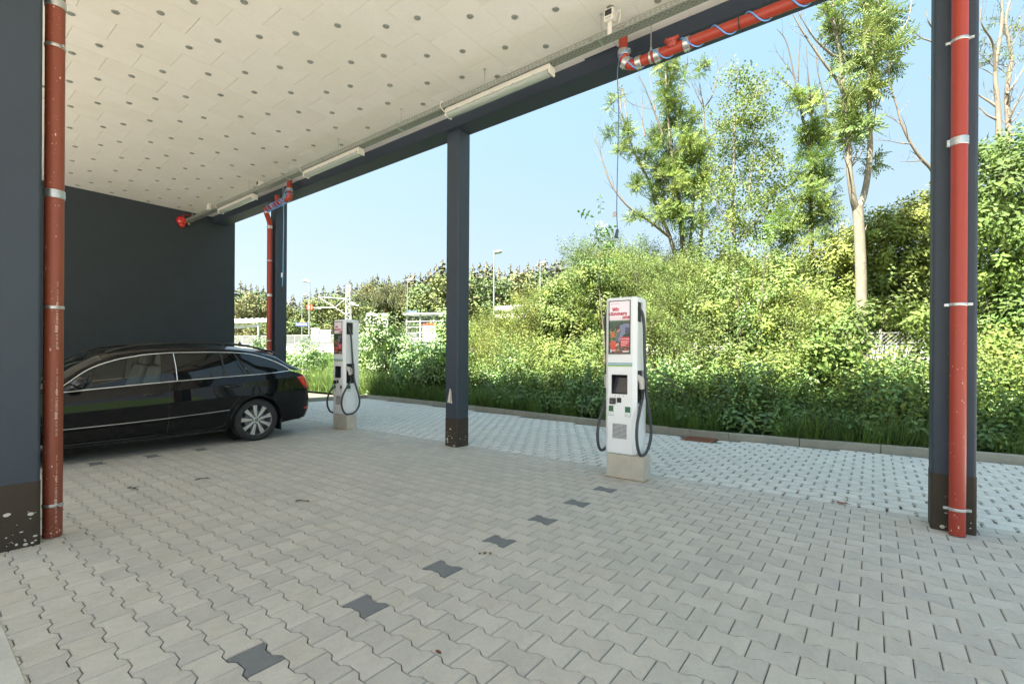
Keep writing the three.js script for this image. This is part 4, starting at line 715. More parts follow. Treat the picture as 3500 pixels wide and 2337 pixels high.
  twin('door_moulding', sheet((u, v) => { const [s, y] = mould[u], t = v / 6, yy = y + (t - 0.5) * 0.042; return V(flank(s, y) + 0.016 * Math.sin(Math.PI * clamp(t * 1.02 - 0.01)) - 0.001, yy, s); }, mould.length, 7).scale(1, 1, 1), paint);
  twin('moulding_strip', tube(mould.map(([s, y]) => V(flank(s, y) + 0.014, y + 0.014, s)), 0.0042, 6), chrome);
  const skirt = curve([[3.26, 0.242], [2.4, 0.246], [1.84, 0.252], [1.55, 0.268], [1.38, 0.296]], 30);
  twin('side_skirt', tube(skirt.map(([s, y]) => V(flank(s, y) + 0.004, y - 0.004, s)), 0.020, 10), paint);
  for (const [s0, y0, s1, y1] of [[2.425, 0.801, 2.19, 0.821], [1.434, 0.864, 1.20, 0.878]]) {
    const mid = (s0 + s1) / 2, ym = (y0 + y1) / 2;
    const pts = [V(flank(s0, y0) + 0.002, y0, s0), V(flank(mid, ym) + 0.034, mix(y0, y1, 0.3), s0 - 0.035), V(flank(mid, ym) + 0.040, ym + 0.004, mid), V(flank(mid, ym) + 0.034, mix(y0, y1, 0.75), s1 + 0.03), V(flank(s1, y1) + 0.002, y1, s1)];
    twin('door_handle', tube(smooth(pts, 20), [0.010, 0.013, ...Array(16).fill(0.0145), 0.013, 0.012, 0.010], 10), gloss);
    twin('handle_recess', new THREE.SphereGeometry(1, 18, 10).scale(0.012, 0.030, 0.075).translate(flank(mid, ym - 0.014) - 0.004, ym - 0.016, mid), trim);
  }
  twin('wing_mirror', new THREE.SphereGeometry(1, 24, 16).scale(0.10, 0.075, 0.075).translate(0.985, 0.985, 3.065), gloss);
  twin('mirror_strip', tube(smooth([V(0.91, 0.944, 3.13), V(1.0, 0.936, 3.10), V(1.075, 0.948, 3.06)], 10), 0.006, 6), chrome);
  twin('mirror_foot', cylBetween(V(0.84, 0.905, 3.16), V(0.94, 0.955, 3.09), 0.030, 12, 0.026), trim);
  const rail = smooth([V(0.66, 1.355, 2.76), V(0.665, 1.405, 2.64), V(0.67, 1.452, 2.45), V(0.675, 1.482, 2.2), V(0.68, 1.500, 1.78), V(0.68, 1.502, 1.4), V(0.675, 1.488, 1.1), V(0.665, 1.455, 0.90), V(0.655, 1.415, 0.76)], 60);
  twin('roof_rail', tube(rail, [0.012, 0.016, ...Array(57).fill(0.017), 0.016, 0.012], 10), gloss);
  twin('rail_foot', cylBetween(V(0.665, 1.40, 1.37), V(0.68, 1.495, 1.37), 0.022, 10, 0.016), trim);
  part('aerial', new THREE.ConeGeometry(0.03, 0.07, 12).scale(0.6, 1, 1.8).translate(0, 1.53, 0.85), gloss, group);
  // lamps and reflectors
  const lampPts = [[0.315, 0.975], [0.105, 1.012], [0.025, 0.725], [0.20, 0.825]];
  const red = phys(C(0.62, 0.014, 0.008), 0.12, { clearcoat: 1, clearcoatRoughness: 0.02 });
  const lampQuad = (q, off, n = 14) => sheet((u, v) => { const a = u / (n - 1), b = v / (n - 1), s = mix(mix(q[1][0], q[0][0], a), mix(q[2][0], q[3][0], a), b), y = mix(mix(q[1][1], q[0][1], a), mix(q[2][1], q[3][1], a), b), e = Math.min(a, 1 - a, b, 1 - b); return V(flank(Math.max(s, sr(y) + 0.006), y) + off * Math.min(1, e * 8) - 0.002, y, s - off * 0.4); }, n, n);
  twin('tail_lamp', flip(lampQuad(lampPts, 0.016)), red);
  twin('indicator_lens', flip(lampQuad([[0.150, 0.965], [0.112, 0.985], [0.062, 0.80], [0.11, 0.81]], 0.020, 6)), phys(C(0.70, 0.16, 0.03), 0.15, { clearcoat: 1 }));
  twin('rear_reflector', flip(lampQuad([[0.155, 0.448], [0.02, 0.492], [0.012, 0.468], [0.14, 0.425]], 0.008, 8)), red);
  twin('headlamp', sheet((u, v) => { const s = mix(4.35, 4.72, u / 10), y = mix(0.56, 0.72, v / 6); return V(flank(s, y) + 0.006, y, s); }, 11, 7), phys(C(0.7, 0.72, 0.74), 0.1, { clearcoat: 1 }));
  part('grille', rbox(-0.45, 0.45, 0.42, 0.62, 4.90, 4.955, 0.02, 2), trim, group);
  part('underbody', join([box(-0.80, 0.80, 0.20, 0.30, 1.36, 3.30), box(-0.62, 0.62, 0.24, 0.42, 0.12, 4.6), box(-0.80, 0.80, 0.30, 0.55, 1.42, 3.24)]), trim, group);
  twin('splash_guard', rbox(0.66, 0.86, 0.13, 0.36, 0.565, 0.578, 0.005, 1), trim);
  // wheels
  const tyreP = [[0.232, -0.10], [0.245, -0.108], [0.285, -0.113], [0.308, -0.108], [0.318, -0.09], [0.3225, -0.06], [0.3235, 0], [0.3225, 0.06], [0.318, 0.09], [0.308, 0.108], [0.285, 0.113], [0.245, 0.108], [0.232, 0.10]].map(([a, b]) => new THREE.Vector2(a, b));
  const tyreG = new THREE.LatheGeometry(tyreP, 56).rotateZ(-Math.PI / 2), treads = [];
  for (let i = 0; i < 64; i++) { const a = i / 64 * Math.PI * 2; for (const e of [-1, 1]) treads.push(new THREE.BoxGeometry(0.045, 0.010, 0.020).translate(e * 0.072, 0.3205, 0).rotateX(a + (e > 0 ? 0 : 0.05))); }
  const barrel = new THREE.LatheGeometry([[0.236, 0.102], [0.240, 0.096], [0.232, 0.088], [0.222, 0.07], [0.216, -0.09], [0.05, -0.05], [0.0, -0.05]].map(([a, b]) => new THREE.Vector2(a, b)), 48).rotateZ(-Math.PI / 2);
  const spokes = []; const NS = 9;
  for (let i = 0; i < NS; i++) {
    const a = i / NS * Math.PI * 2 + 0.1, sh = new THREE.Shape([[-0.013, 0.045], [0.013, 0.045], [0.017, 0.12], [0.031, 0.228], [0.006, 0.231], [0, 0.15], [-0.006, 0.231], [-0.031, 0.228], [-0.017, 0.12]].map(([x, y]) => new THREE.Vector2(x, y)));
    spokes.push(new THREE.ExtrudeGeometry(sh, { depth: 0.02, bevelEnabled: true, bevelSize: 0.003, bevelThickness: 0.004, bevelSegments: 1 }).rotateY(Math.PI / 2).translate(0.062, 0, 0).rotateX(a));
  }
  const hub = [cyl(0.052, 0.046, 0.03, 24).rotateZ(-Math.PI / 2).translate(0.075, 0, 0)], nuts = []; for (let i = 0; i < 5; i++) { const a = i / 5 * Math.PI * 2 + 0.3; nuts.push(cyl(0.010, 0.010, 0.02, 6).rotateZ(Math.PI / 2).translate(0.085, 0.056 * Math.cos(a), 0.056 * Math.sin(a))); }
  for (const c of WR) for (const sgn of [1, -1]) {
    const w = part('wheel', tyreG, tyreMat, group); w.position.set(sgn * 0.762, WY + 0.0015, c); if (sgn < 0) w.rotation.y = Math.PI;
    part('tread', join(treads), tyreMat, w, 'stuff'); part('rim', join([...spokes, ...hub]), alloy, w); part('rim_barrel', barrel, std(C(0.30, 0.30, 0.31), 0.35, { metalness: 0.7 }), w); part('brake_disc', cyl(0.15, 0.15, 0.02, 32).rotateZ(Math.PI / 2).translate(0.0, 0, 0), M.galv, w); part('wheel_nut', join(nuts), M.black, w, 'stuff'); part('hub_cap', cyl(0.030, 0.028, 0.006, 20).rotateZ(Math.PI / 2).translate(0.092, 0, 0), std(C(0.25, 0.26, 0.26), 0.3, { metalness: 0.6 }), w);
    const lip = []; for (let k = 0; k <= 40; k++) { const a = Math.PI * (k / 40) * 1.08 - 0.125, s = c - AR * Math.cos(a), y = WY + AR * Math.sin(a); lip.push(V(hw(s, Math.max(y, 0.26)) + 0.002, y, s)); }
    const g = tube(lip, 0.013, 8); part('arch_lip', sgn > 0 ? flat(g) : mirrorX(g), paint, group);
    const house = new THREE.CylinderGeometry(AR + 0.004, AR + 0.004, 0.30, 30, 1, true, 0, Math.PI).rotateZ(Math.PI / 2).rotateX(Math.PI / 2 * 0); 
    const hs = sheet((u, v) => { const a = Math.PI * (u / 24) * 1.1 - 0.157, r2 = AR + 0.006; return V(sgn * mix(hw(c, 0.6) - 0.012, 0.55, v / 2), WY + r2 * Math.sin(a), c - r2 * Math.cos(a)); }, 25, 3); part('wheel_housing', hs, std(C(0.012, 0.012, 0.012), 0.95, { side: THREE.DoubleSide }), group);
    part('wheel_housing', cyl(AR + 0.006, AR + 0.006, 0.01, 30).rotateZ(Math.PI / 2).translate(sgn * 0.55, WY, c), std(C(0.012, 0.012, 0.012), 0.95), group);
  }
  // cabin
  part('cabin_floor', join([box(-0.74, 0.74, 0.34, 0.40, 1.2, 3.3), box(-0.74, 0.74, 0.40, 0.86, 3.22, 3.45)]), trim, group);
  part('dashboard', rbox(-0.74, 0.74, 0.62, 0.92, 3.02, 3.5, 0.05, 3), trim, group);
  for (const x of [0.37, -0.37]) {
    const seat = part('front_seat', join([rbox(x - 0.25, x + 0.25, 0.46, 0.62, 2.22, 2.75, 0.06, 3)]), fabric, group);
    const back = part('seat_back', rbox(-0.24, 0.24, 0, 0.64, -0.07, 0.07, 0.06, 3), fabric, seat); back.position.set(x, 0.56, 2.28); back.rotation.x = -0.30;
    const head = part('headrest', rbox(-0.13, 0.13, 0, 0.19, -0.05, 0.05, 0.045, 3), fabric, seat); head.position.set(x, 1.185, 2.085); head.rotation.x = -0.2;
    part('seat_belt', tube(smooth([V(Math.sign(x) * 0.74, 1.22, 2.13), V(Math.sign(x) * 0.755, 0.95, 2.14), V(Math.sign(x) * 0.74, 0.7, 2.16)], 8), 0.016, 4), M.black, seat);
  }
  part('rear_bench', join([rbox(-0.68, 0.68, 0.45, 0.62, 1.35, 1.86, 0.06, 3), rbox(-0.68, 0.68, 0.55, 1.12, 1.18, 1.34, 0.06, 3)]), fabric, group);
  part('steering_wheel', new THREE.TorusGeometry(0.185, 0.016, 8, 30).rotateX(-0.5).translate(0.37, 0.92, 2.92), trim, group);
  part('headliner', sheet((u, v) => { const k = u / 12 * 2 - 1, p = crown(roofRows[v + 8], 1 - Math.abs(k) * 0.9); p.x *= -Math.sign(k) || 1; p.y -= 0.035; return p; }, 13, roofRows.length - 10), std(C(0.38, 0.37, 0.33), 0.95, { side: THREE.DoubleSide }), group);
  twin('inner_pillar', P(2.20, 2.18, 2.05, 2.06, 0, 0.97, -0.03, 4), std(C(0.34, 0.33, 0.28), 0.9, { side: THREE.DoubleSide }));
  twin('door_lining', sheet((u, v) => { const s = mix(3.2, 1.2, u / 20), y = mix(0.36, yb(s) - 0.01, v / 4); return V(hw(s, y) - 0.07, y, s); }, 21, 5), std(C(0.05, 0.05, 0.05), 0.8, { side: THREE.DoubleSide }));
}

// ------------------------------------------------------------------ vegetation
const leafMat = phys(C(1, 1, 1), 0.75, { transmission: 0.45, thickness: 0, side: THREE.DoubleSide, specularIntensity: 0.4 }), leafGlossy = phys(C(1, 1, 1), 0.5, { transmission: 0.3, thickness: 0, side: THREE.DoubleSide, specularIntensity: 1 });
const barkMap = dataTex(256, (i, x, y) => { const v = 0.72 + 0.5 * (grain[(y * 2 % 512) * 512 + x] - 0.5) + 0.5 * (coarse[(y % 512) * 512 + x * 2] - 0.5); return [v, v * 0.97, v * 0.93]; }, 1.2);
const bark = std(C(0.22, 0.20, 0.15), 0.95, { map: barkMap, bumpMap: barkMap, bumpScale: 0.012 }), barkDark = std(C(0.12, 0.10, 0.075), 0.95, { map: barkMap }), barkDead = std(C(0.19, 0.16, 0.12), 0.95, { map: barkMap }), stemGreen = std(C(0.10, 0.11, 0.05), 0.9);
class Leaves {
  constructor() { this.p = []; }
  tri(a, b, c) { this.p.push(a, b, c); }
  leaf(base, dir, up, len, w, droop = 0.15, four = false) {
    const d = dir.clone().normalize(), s = d.clone().cross(up).normalize(), n = s.clone().cross(d).normalize();
    const at = (l, x, h) => base.clone().addScaledVector(d, l * len).addScaledVector(s, x * w).addScaledVector(n, h * len);
    if (four) { const l1 = at(0.28, -0.5, 0.04), r1 = at(0.28, 0.5, 0.04), l2 = at(0.62, -0.38, 0.0 - droop * 0.4), r2 = at(0.62, 0.38, -droop * 0.4), m1 = at(0.3, 0, -0.03), m2 = at(0.62, 0, -0.05 - droop * 0.4), tip = at(1, 0, -droop); this.tri(base, r1, m1); this.tri(base, m1, l1); this.tri(m1, r1, r2); this.tri(m1, r2, m2); this.tri(l1, m1, m2); this.tri(l1, m2, l2); this.tri(m2, r2, tip); this.tri(l2, m2, tip); }
    else { const l = at(0.45, -0.5, 0.06), r = at(0.45, 0.5, 0.06), tip = at(1, 0, -droop); this.tri(base, r, tip); this.tri(base, tip, l); }
  }
  twig(a, b, r) { const d = b.clone().sub(a), s = d.clone().cross(V(0.3, 1, 0.2)).normalize().multiplyScalar(r), q = d.clone().cross(s).normalize().multiplyScalar(r); const A = [s, q, s.clone().negate()].map((e) => a.clone().add(e)); for (let i = 0; i < 3; i++) this.tri(A[i], A[(i + 1) % 3], b); }
  geo() { const g = new THREE.BufferGeometry().setFromPoints(this.p); g.setAttribute('uv', new THREE.Float32BufferAttribute(new Float32Array(this.p.length * 2), 2)); g.computeVertexNormals(); return g; }
}
const sprigs = {};
{
  const r = rng(101), UP = V(0, 1, 0), dirA = (a, e) => V(Math.cos(a) * Math.cos(e), Math.sin(e), Math.sin(a) * Math.cos(e));
  const make = (f) => { const L = new Leaves(); f(L); return L.geo(); };
  sprigs.ash = make((L) => { for (let k = 0; k < 5; k++) { const a = k * 2.4, d = dirA(a, 0.25 + r() * 0.5), b = V(0, k * 0.02, 0), tip = b.clone().addScaledVector(d, 0.26).add(V(0, -0.05, 0)); L.twig(b, tip, 0.0025); const s = d.clone().cross(UP).normalize(); for (let i = 1; i <= 5; i++) { const c = b.clone().lerp(tip, i / 5); for (const e of i === 5 ? [0] : [-1, 1]) L.leaf(c, d.clone().multiplyScalar(0.75).addScaledVector(s, e * 0.8).add(V(0, -0.15, 0)), UP, 0.095, 0.034, 0.12); } } });
  sprigs.poplar = make((L) => { const tip = V(0.05, 0.36, 0.02); L.twig(V(0, 0, 0), tip, 0.004); for (let k = 0; k < 12; k++) { const c = tip.clone().multiplyScalar(0.12 + k / 13), a = k * 2.4, d = dirA(a, 0.2 + 0.4 * r() - 0.3), p = c.clone().addScaledVector(d, 0.045); L.leaf(p, dirA(a, -0.6 + r() * 0.7), dirA(a + 1 + r(), 0.4), 0.068, 0.062, 0.1); } });
  sprigs.broad = make((L) => { const tip = V(0.03, 0.34, 0.03); L.twig(V(0, 0, 0), tip, 0.004); for (let k = 0; k < 5; k++) for (const e of [0, Math.PI]) { const a = k * 1.57 + e + r() * 0.4, c = tip.clone().multiplyScalar(0.15 + k / 5.2); L.leaf(c.addScaledVector(dirA(a, 0.2), 0.02), dirA(a, 0.15 - r() * 0.45), UP, 0.085 + r() * 0.025, 0.052, 0.22, true); } L.leaf(tip, V(0.3, 0.7, 0.2), V(0.5, 0.2, 0.7), 0.07, 0.04, 0.2, true); });
  sprigs.fine = make((L) => { const tip = V(0.04, 0.34, 0.02); L.twig(V(0, 0, 0), tip, 0.003); for (let k = 0; k < 16; k++) { const c = tip.clone().multiplyScalar(0.1 + k / 17), a = k * 2.4, d = dirA(a, 0.1 + 0.5 * r()); L.leaf(c.addScaledVector(d, 0.02 + r() * 0.07), dirA(a + r(), -0.4 + r() * 0.8), dirA(a + 1.5, 0.7), 0.052, 0.034, 0.1); } });
  sprigs.willow = make((L) => { const tip = V(0.06, 0.36, 0.02); L.twig(V(0, 0, 0), tip, 0.003); for (let k = 0; k < 14; k++) { const c = tip.clone().multiplyScalar(0.1 + k / 15), a = k * 2.4; L.leaf(c, dirA(a, 0.5 + r() * 0.4), dirA(a + 1.5, 0.5), 0.095, 0.017, 0.25); } });
  sprigs.nettle = make((L) => { const tip = V(0.04, 0.5, 0.03); L.twig(V(0, -0.1, 0), tip, 0.006); for (let k = 0; k < 6; k++) for (const e of [0, Math.PI]) { const a = k * 1.57 + e + r() * 0.3, c = tip.clone().multiplyScalar(0.2 + k / 6.6); L.leaf(c, dirA(a, 0.1 - 0.35 * r()), UP, 0.105 - k * 0.008, 0.05 - k * 0.003, 0.3, true); } });
  sprigs.grass = make((L) => { for (let k = 0; k < 15; k++) { const a = r() * 6.28, h = 0.22 + r() * 0.30, lean = 0.15 + r() * 0.55, o = V((r() - 0.5) * 0.12, 0, (r() - 0.5) * 0.12), d = V(Math.cos(a), 0, Math.sin(a)), s = V(-Math.sin(a), 0, Math.cos(a)).multiplyScalar(0.0038 + r() * 0.002); const P = (t) => o.clone().addScaledVector(d, lean * h * t * t).add(V(0, h * (t - 0.25 * lean * t * t * t), 0)); let A = P(0); for (let i = 1; i <= 4; i++) { const B = P(i / 4), w0 = 1 - (i - 1) / 4, w1 = 1 - i / 4; L.tri(A.clone().addScaledVector(s, -w0), A.clone().addScaledVector(s, w0), B.clone().addScaledVector(s, w1)); if (i < 4) L.tri(A.clone().addScaledVector(s, -w0), B.clone().addScaledVector(s, w1), B.clone().addScaledVector(s, -w1)); A = B; } } });
}
const TONE = { ash: [0.155, 0.215, 0.038], poplar: [0.155, 0.210, 0.044], broad: [0.115, 0.175, 0.032], fine: [0.140, 0.190, 0.038], willow: [0.15, 0.175, 0.060], nettle: [0.110, 0.200, 0.036], deep: [0.115, 0.200, 0.042], grass: [0.115, 0.190, 0.036], lime: [0.175, 0.215, 0.042], dry: [0.22, 0.20, 0.085] };
function foliage(name, parent, kind, list, tone, vary = 0.25, seed = 1) {   // list of { p (world), d, s }
  const inst = new THREE.InstancedMesh(sprigs[kind], tone === TONE.nettle || tone === TONE.deep ? leafGlossy : leafMat, list.length), o = new THREE.Object3D(), r = rng(seed * 7 + 3), c = new THREE.Color(), Y = V(0, 1, 0), q2 = new THREE.Quaternion();
  inst.name = name; inst.userData.kind = 'stuff';
  list.forEach((e, i) => {
    o.position.copy(e.p).sub(parent.position); o.quaternion.setFromUnitVectors(Y, e.d); q2.setFromAxisAngle(Y, r() * 6.283); o.quaternion.multiply(q2); o.scale.setScalar(e.s); o.updateMatrix(); inst.setMatrixAt(i, o.matrix);
    const b = (1 + (r() - 0.5) * 2 * vary) * (e.v ?? 1), w = (r() - 0.5) * 0.3 * vary * 2 + (e.h ?? 0); inst.setColorAt(i, c.setRGB(tone[0] * b * (1 + w), tone[1] * b, tone[2] * b * (1 - w)));
  });
  parent.add(inst); return inst;
}
const randDir = (r) => { const z = r() * 2 - 1, a = r() * 6.283, s = Math.sqrt(1 - z * z); return V(s * Math.cos(a), z, s * Math.sin(a)); };
function fillClump(c, rad, n, r, out, { up = 0.5, size = 1, flatten = 0.85, shell = 0.45 } = {}) {
  const v = 0.78 + r() * 0.45, h = (r() - 0.5) * 0.2;
  for (let i = 0; i < n; i++) { const e = randDir(r), k = rad * Math.pow(r(), shell), p = V(c.x + e.x * k, c.y + e.y * k * flatten, c.z + e.z * k), d = e.clone().multiplyScalar(0.8).add(V(0, up, 0)).addScaledVector(randDir(r), 0.55).normalize(); out.push({ p, d, s: size * (0.65 + r() * 0.6), v, h }); }
}
// a shrub from clumps given where the photograph shows them (pixel, radius in pixels) at their distance
function shrub(name, label, group, kind, tone, t, clumps, o = {}) {
  const r = rng(o.seed ?? clumps.length * 13 + Math.round(clumps[0][0])), pts = clumps.map(([x, y, rad, dt = 0]) => { const tt = t < 0 ? (t - dt + (r() - 0.5) * (o.deep ?? 1.0)) / ray(x, y).z : t + dt + (r() - 0.5) * (o.deep ?? 1.0); return { c: W(x, y, tt), rad: rad * tt / FPX }; });   // a negative t is the world z of the shrub
  const bx = pts.reduce((a, q) => a + q.c.x, 0) / pts.length, bz = pts.reduce((a, q) => a + q.c.z, 0) / pts.length, by = Math.max(0.05, landY(bx, bz));
  const g = thing(name, [bx, by, bz], label, o.category ?? 'shrub', group), list = [], stems = [], k = o.density ?? 420;
  for (const q of pts) {
    fillClump(q.c, q.rad, Math.round(k * q.rad * q.rad / (o.size ?? 1)), r, list, { size: o.size ?? 1, up: o.up ?? 0.5 });
    const foot = V(mix(bx, q.c.x, 0.35) + (r() - 0.5) * 0.3, by - 0.1, mix(bz, q.c.z, 0.6) + (r() - 0.5) * 0.3), mid = foot.clone().lerp(q.c, 0.5).add(V((r() - 0.5) * 0.2, 0.12, (r() - 0.5) * 0.2));
    const h = q.c.y - by, w = (o.stem ?? 0.012) * (0.7 + h * 0.15);
    stems.push(tube(smooth([foot, mid, q.c.clone(), q.c.clone().add(V((r() - 0.5) * 0.3, q.rad * 0.8, (r() - 0.5) * 0.3))], 8), [w, w * 0.9, w * 0.8, w * 0.7, w * 0.6, w * 0.5, w * 0.4, w * 0.3, w * 0.2], 5));
    for (let b = 0; b < 3; b++) { const e = randDir(r); e.y = Math.abs(e.y); stems.push(tube([q.c.clone().lerp(mid, 0.3 * r()), q.c.clone().addScaledVector(e, q.rad * 0.5), q.c.clone().addScaledVector(e, q.rad * 0.95).add(V(0, 0.05, 0))], [w * 0.45, w * 0.3, w * 0.12], 4)); }
  }
  part('stems', join(stems.map((s) => s.translate(-bx, -by, -bz))), o.bark ?? barkDark, g, 'stuff');
  foliage('foliage', g, kind, list.filter((e) => e.p.y > -0.02), tone, o.vary ?? 0.28, Math.round(clumps[0][0]));
  return g;
}
// a tree from its stems and leaf clumps as the photograph shows them
function stemTube(pts, r0, r1, g, sides = 9) { const n = Math.max(6, pts.length * 5), c = smooth(pts, n), rad = c.map((_, i) => mix(r0, r1, Math.pow(i / n, 0.85))); return tube(c, rad, sides); }
function tree(name, label, t, o) {
  const r = rng(o.seed), first = o.stems[0].pts[0], ft = t + (first[2] ?? 0), b0 = W(first[0], first[1], ft), by = landY(b0.x, b0.z), g = thing(name, [b0.x, by, b0.z], label, o.category ?? 'tree', o.group);
  const list = [], trunks = [], twigs = [], dead = [], up = (p) => V(p.x - b0.x, p.y - by, p.z - b0.z);
  o.stems.forEach((st, si) => {
    const z0 = st.dt ?? (si ? (r() - 0.5) * 0.7 : 0), P = st.pts.map(([x, y, d], i) => W(x, y, t + (d ?? z0 * Math.min(1, i / 2))));
    if (si === 0 || st.root) P.unshift(V(P[0].x, by - 0.2, P[0].z));
    const geo = stemTube(P.map(up), st.r0, st.r1, st.r0 > 0.06 ? 12 : 7); (st.dead ? dead : trunks).push(geo);
    const c = smooth(P, 40);
    for (let i = 0; i < (st.twigs ?? 8); i++) {   // side shoots
      const k = 8 + Math.floor(r() * 31), q = c[k], d = c[Math.min(40, k + 1)].clone().sub(c[k - 1]).normalize(), e = randDir(r).addScaledVector(d, 0.9).add(V(0, 0.35, 0)).normalize(), len = (st.twigLen ?? 0.8) * (0.35 + r() * 0.8), a = q.clone().addScaledVector(e, len * 0.5).add(V((r() - 0.5) * 0.06, 0.03, 0)), tip = q.clone().addScaledVector(e, len).add(V(0, 0.14 * len, 0)), w = Math.max(0.004, mix(st.r0, st.r1, k / 40) * 0.3);
      (st.dead ? dead : twigs).push(tube([up(q), up(a), up(tip)], [w, w * 0.65, w * 0.2], 5));
      for (let m = 0; m < 2; m++) { const f = randDir(r).addScaledVector(e, 0.8).normalize(), s0 = a.clone().lerp(tip, r() * 0.6); (st.dead ? dead : twigs).push(tube([up(s0), up(s0.clone().addScaledVector(f, len * 0.35).add(V(0, 0.04, 0)))], [w * 0.4, w * 0.12], 4)); }
      if (st.leafy) fillClump(tip, 0.16, st.leafy, r, list, { up: 0.3, size: o.size ?? 1 });
    }
  });
  for (const [x, y, rad, dt] of o.clumps ?? []) {
    const cc = W(x, y, t + (dt ?? (r() - 0.5) * (o.deep ?? 1.1))), R = rad * t / FPX;
    const sub = Math.max(3, Math.round(R * R * 14));
    for (let i = 0; i < sub; i++) { const e = randDir(r), c2 = cc.clone().addScaledVector(e, R * Math.pow(r(), 0.5) * 0.85); fillClump(c2, R * 0.34 + 0.05, Math.max(2, Math.round((o.density ?? 60) * R * R / sub)), r, list, { up: o.up ?? 0.15, size: o.size ?? 1 }); if (i < 5) twigs.push(tube([up(cc), up(cc.clone().lerp(c2, 0.6).add(V(0, 0.03, 0))), up(c2)], [0.012, 0.008, 0.003], 4)); }
  }
  part('trunk', join(trunks.length ? trunks : dead), o.bark ?? bark, g); if (twigs.length) part('branches', join(twigs), o.twigBark ?? o.bark ?? barkDark, g, 'stuff'); if (trunks.length && dead.length) part('dead_branches', join(dead), barkDead, g, 'stuff');
  if (list.length) foliage('crown', g, o.leaf, list, o.tone, o.vary ?? 0.25, o.seed);
  return g;
}
// pixel positions read off enlarged cuts of the photograph
const zA = ([x, y, ...k]) => [2000 + x / 1.96, 200 + y / 1.96, ...k.map((v, i) => i ? v : v / 1.96)], zB = ([x, y, ...k]) => [2600 + x / 2.24, y / 2.24, ...k.map((v, i) => i ? v : v / 2.24)];
const A = (l) => l.map(([x, y]) => [2000 + x / 1.96, 200 + y / 1.96]), B = (l) => l.map(([x, y]) => [2600 + x / 2.24, y / 2.24]);
tree('ash_tree', 'multi-stemmed ash left of the others, feathery leaves, hanging cable in front', 15.5, {
  seed: 201, leaf: 'ash', tone: TONE.ash, density: 105, size: 1.1, up: 0.4, bark, twigBark: barkDark,
  stems: [{ pts: A([[662, 1330], [650, 1200], [635, 1000], [600, 800], [572, 560], [552, 300], [542, 50], [548, -40]]), r0: 0.10, r1: 0.02, twigs: 12, leafy: 3 }, { pts: A([[600, 1300], [555, 1160], [480, 1000], [430, 830], [345, 660], [292, 520], [252, 400], [232, 230], [226, 130]]), r0: 0.07, r1: 0.012, twigs: 10 }, { pts: A([[700, 1330], [705, 1230], [722, 1050], [735, 850], [745, 700]]), r0: 0.06, r1: 0.02, twigs: 6, leafy: 3 },
    { pts: A([[560, 1190], [420, 1080], [300, 1000], [180, 850], [122, 700], [92, 600], [60, 540]]), r0: 0.05, r1: 0.008, dead: 1, twigs: 12, twigLen: 0.7 }, { pts: A([[520, 510], [462, 350], [402, 200], [350, 100]]), r0: 0.035, r1: 0.008, dead: 1, twigs: 8, twigLen: 0.6 }, { pts: A([[400, 520], [382, 400], [388, 280]]), r0: 0.03, r1: 0.006, dead: 1, twigs: 7, twigLen: 0.5 }, { pts: A([[300, 500], [270, 330], [250, 200], [285, 280], [330, 310], [440, 340]]), r0: 0.02, r1: 0.006, dead: 1, twigs: 5, twigLen: 0.4 }, { pts: A([[470, 360], [450, 230], [430, 60]]), r0: 0.02, r1: 0.005, dead: 1, twigs: 5, twigLen: 0.4 }],
  clumps: [[500, 50, 50], [560, 60, 60], [600, 120, 60], [565, 150, 70], [560, 230, 62], [600, 300, 55], [545, 330, 60], [610, 430, 95], [700, 430, 55], [480, 520, 80], [560, 560, 100], [690, 560, 92], [780, 470, 60], [420, 650, 80], [560, 690, 110], [700, 700, 100], [380, 800, 72], [520, 830, 112], [680, 830, 112], [350, 1050, 55], [560, 950, 105], [660, 1020, 95], [480, 1060, 70], [350, 860, 40], [185, 300, 42], [190, 480, 46], [280, 620, 56], [305, 460, 56], [240, 640, 40], [760, 640, 70], [770, 780, 70], [590, 1080, 90]].map(zA),
});
tree('bare_ash', 'thin half-dead ash with bare branching top behind the poplar', 17, {
  seed: 202, leaf: 'ash', tone: TONE.ash, density: 90, size: 1.1, bark: barkDead,
  stems: [{ pts: A([[770, 1330], [785, 1100], [790, 800], [795, 560], [795, 330], [772, 200], [762, 40]]), r0: 0.075, r1: 0.008, twigs: 12, twigLen: 0.8 }, { pts: A([[796, 330], [850, 255], [900, 80], [965, 10]]), r0: 0.03, r1: 0.006, twigs: 10, twigLen: 0.6 }, { pts: A([[795, 330], [740, 220], [690, 80]]), r0: 0.022, r1: 0.005, twigs: 8, twigLen: 0.5 }, { pts: A([[893, 70], [880, -20]]), r0: 0.015, r1: 0.005, twigs: 4, twigLen: 0.3 }, { pts: A([[640, 260], [680, 60], [690, -20]]), r0: 0.02, r1: 0.006, twigs: 6, twigLen: 0.4, dt: -0.5 }],
  clumps: [[800, 70, 45], [830, 40, 35], [800, 560, 60], [790, 900, 70], [800, 1050, 60]].map(zA),
});
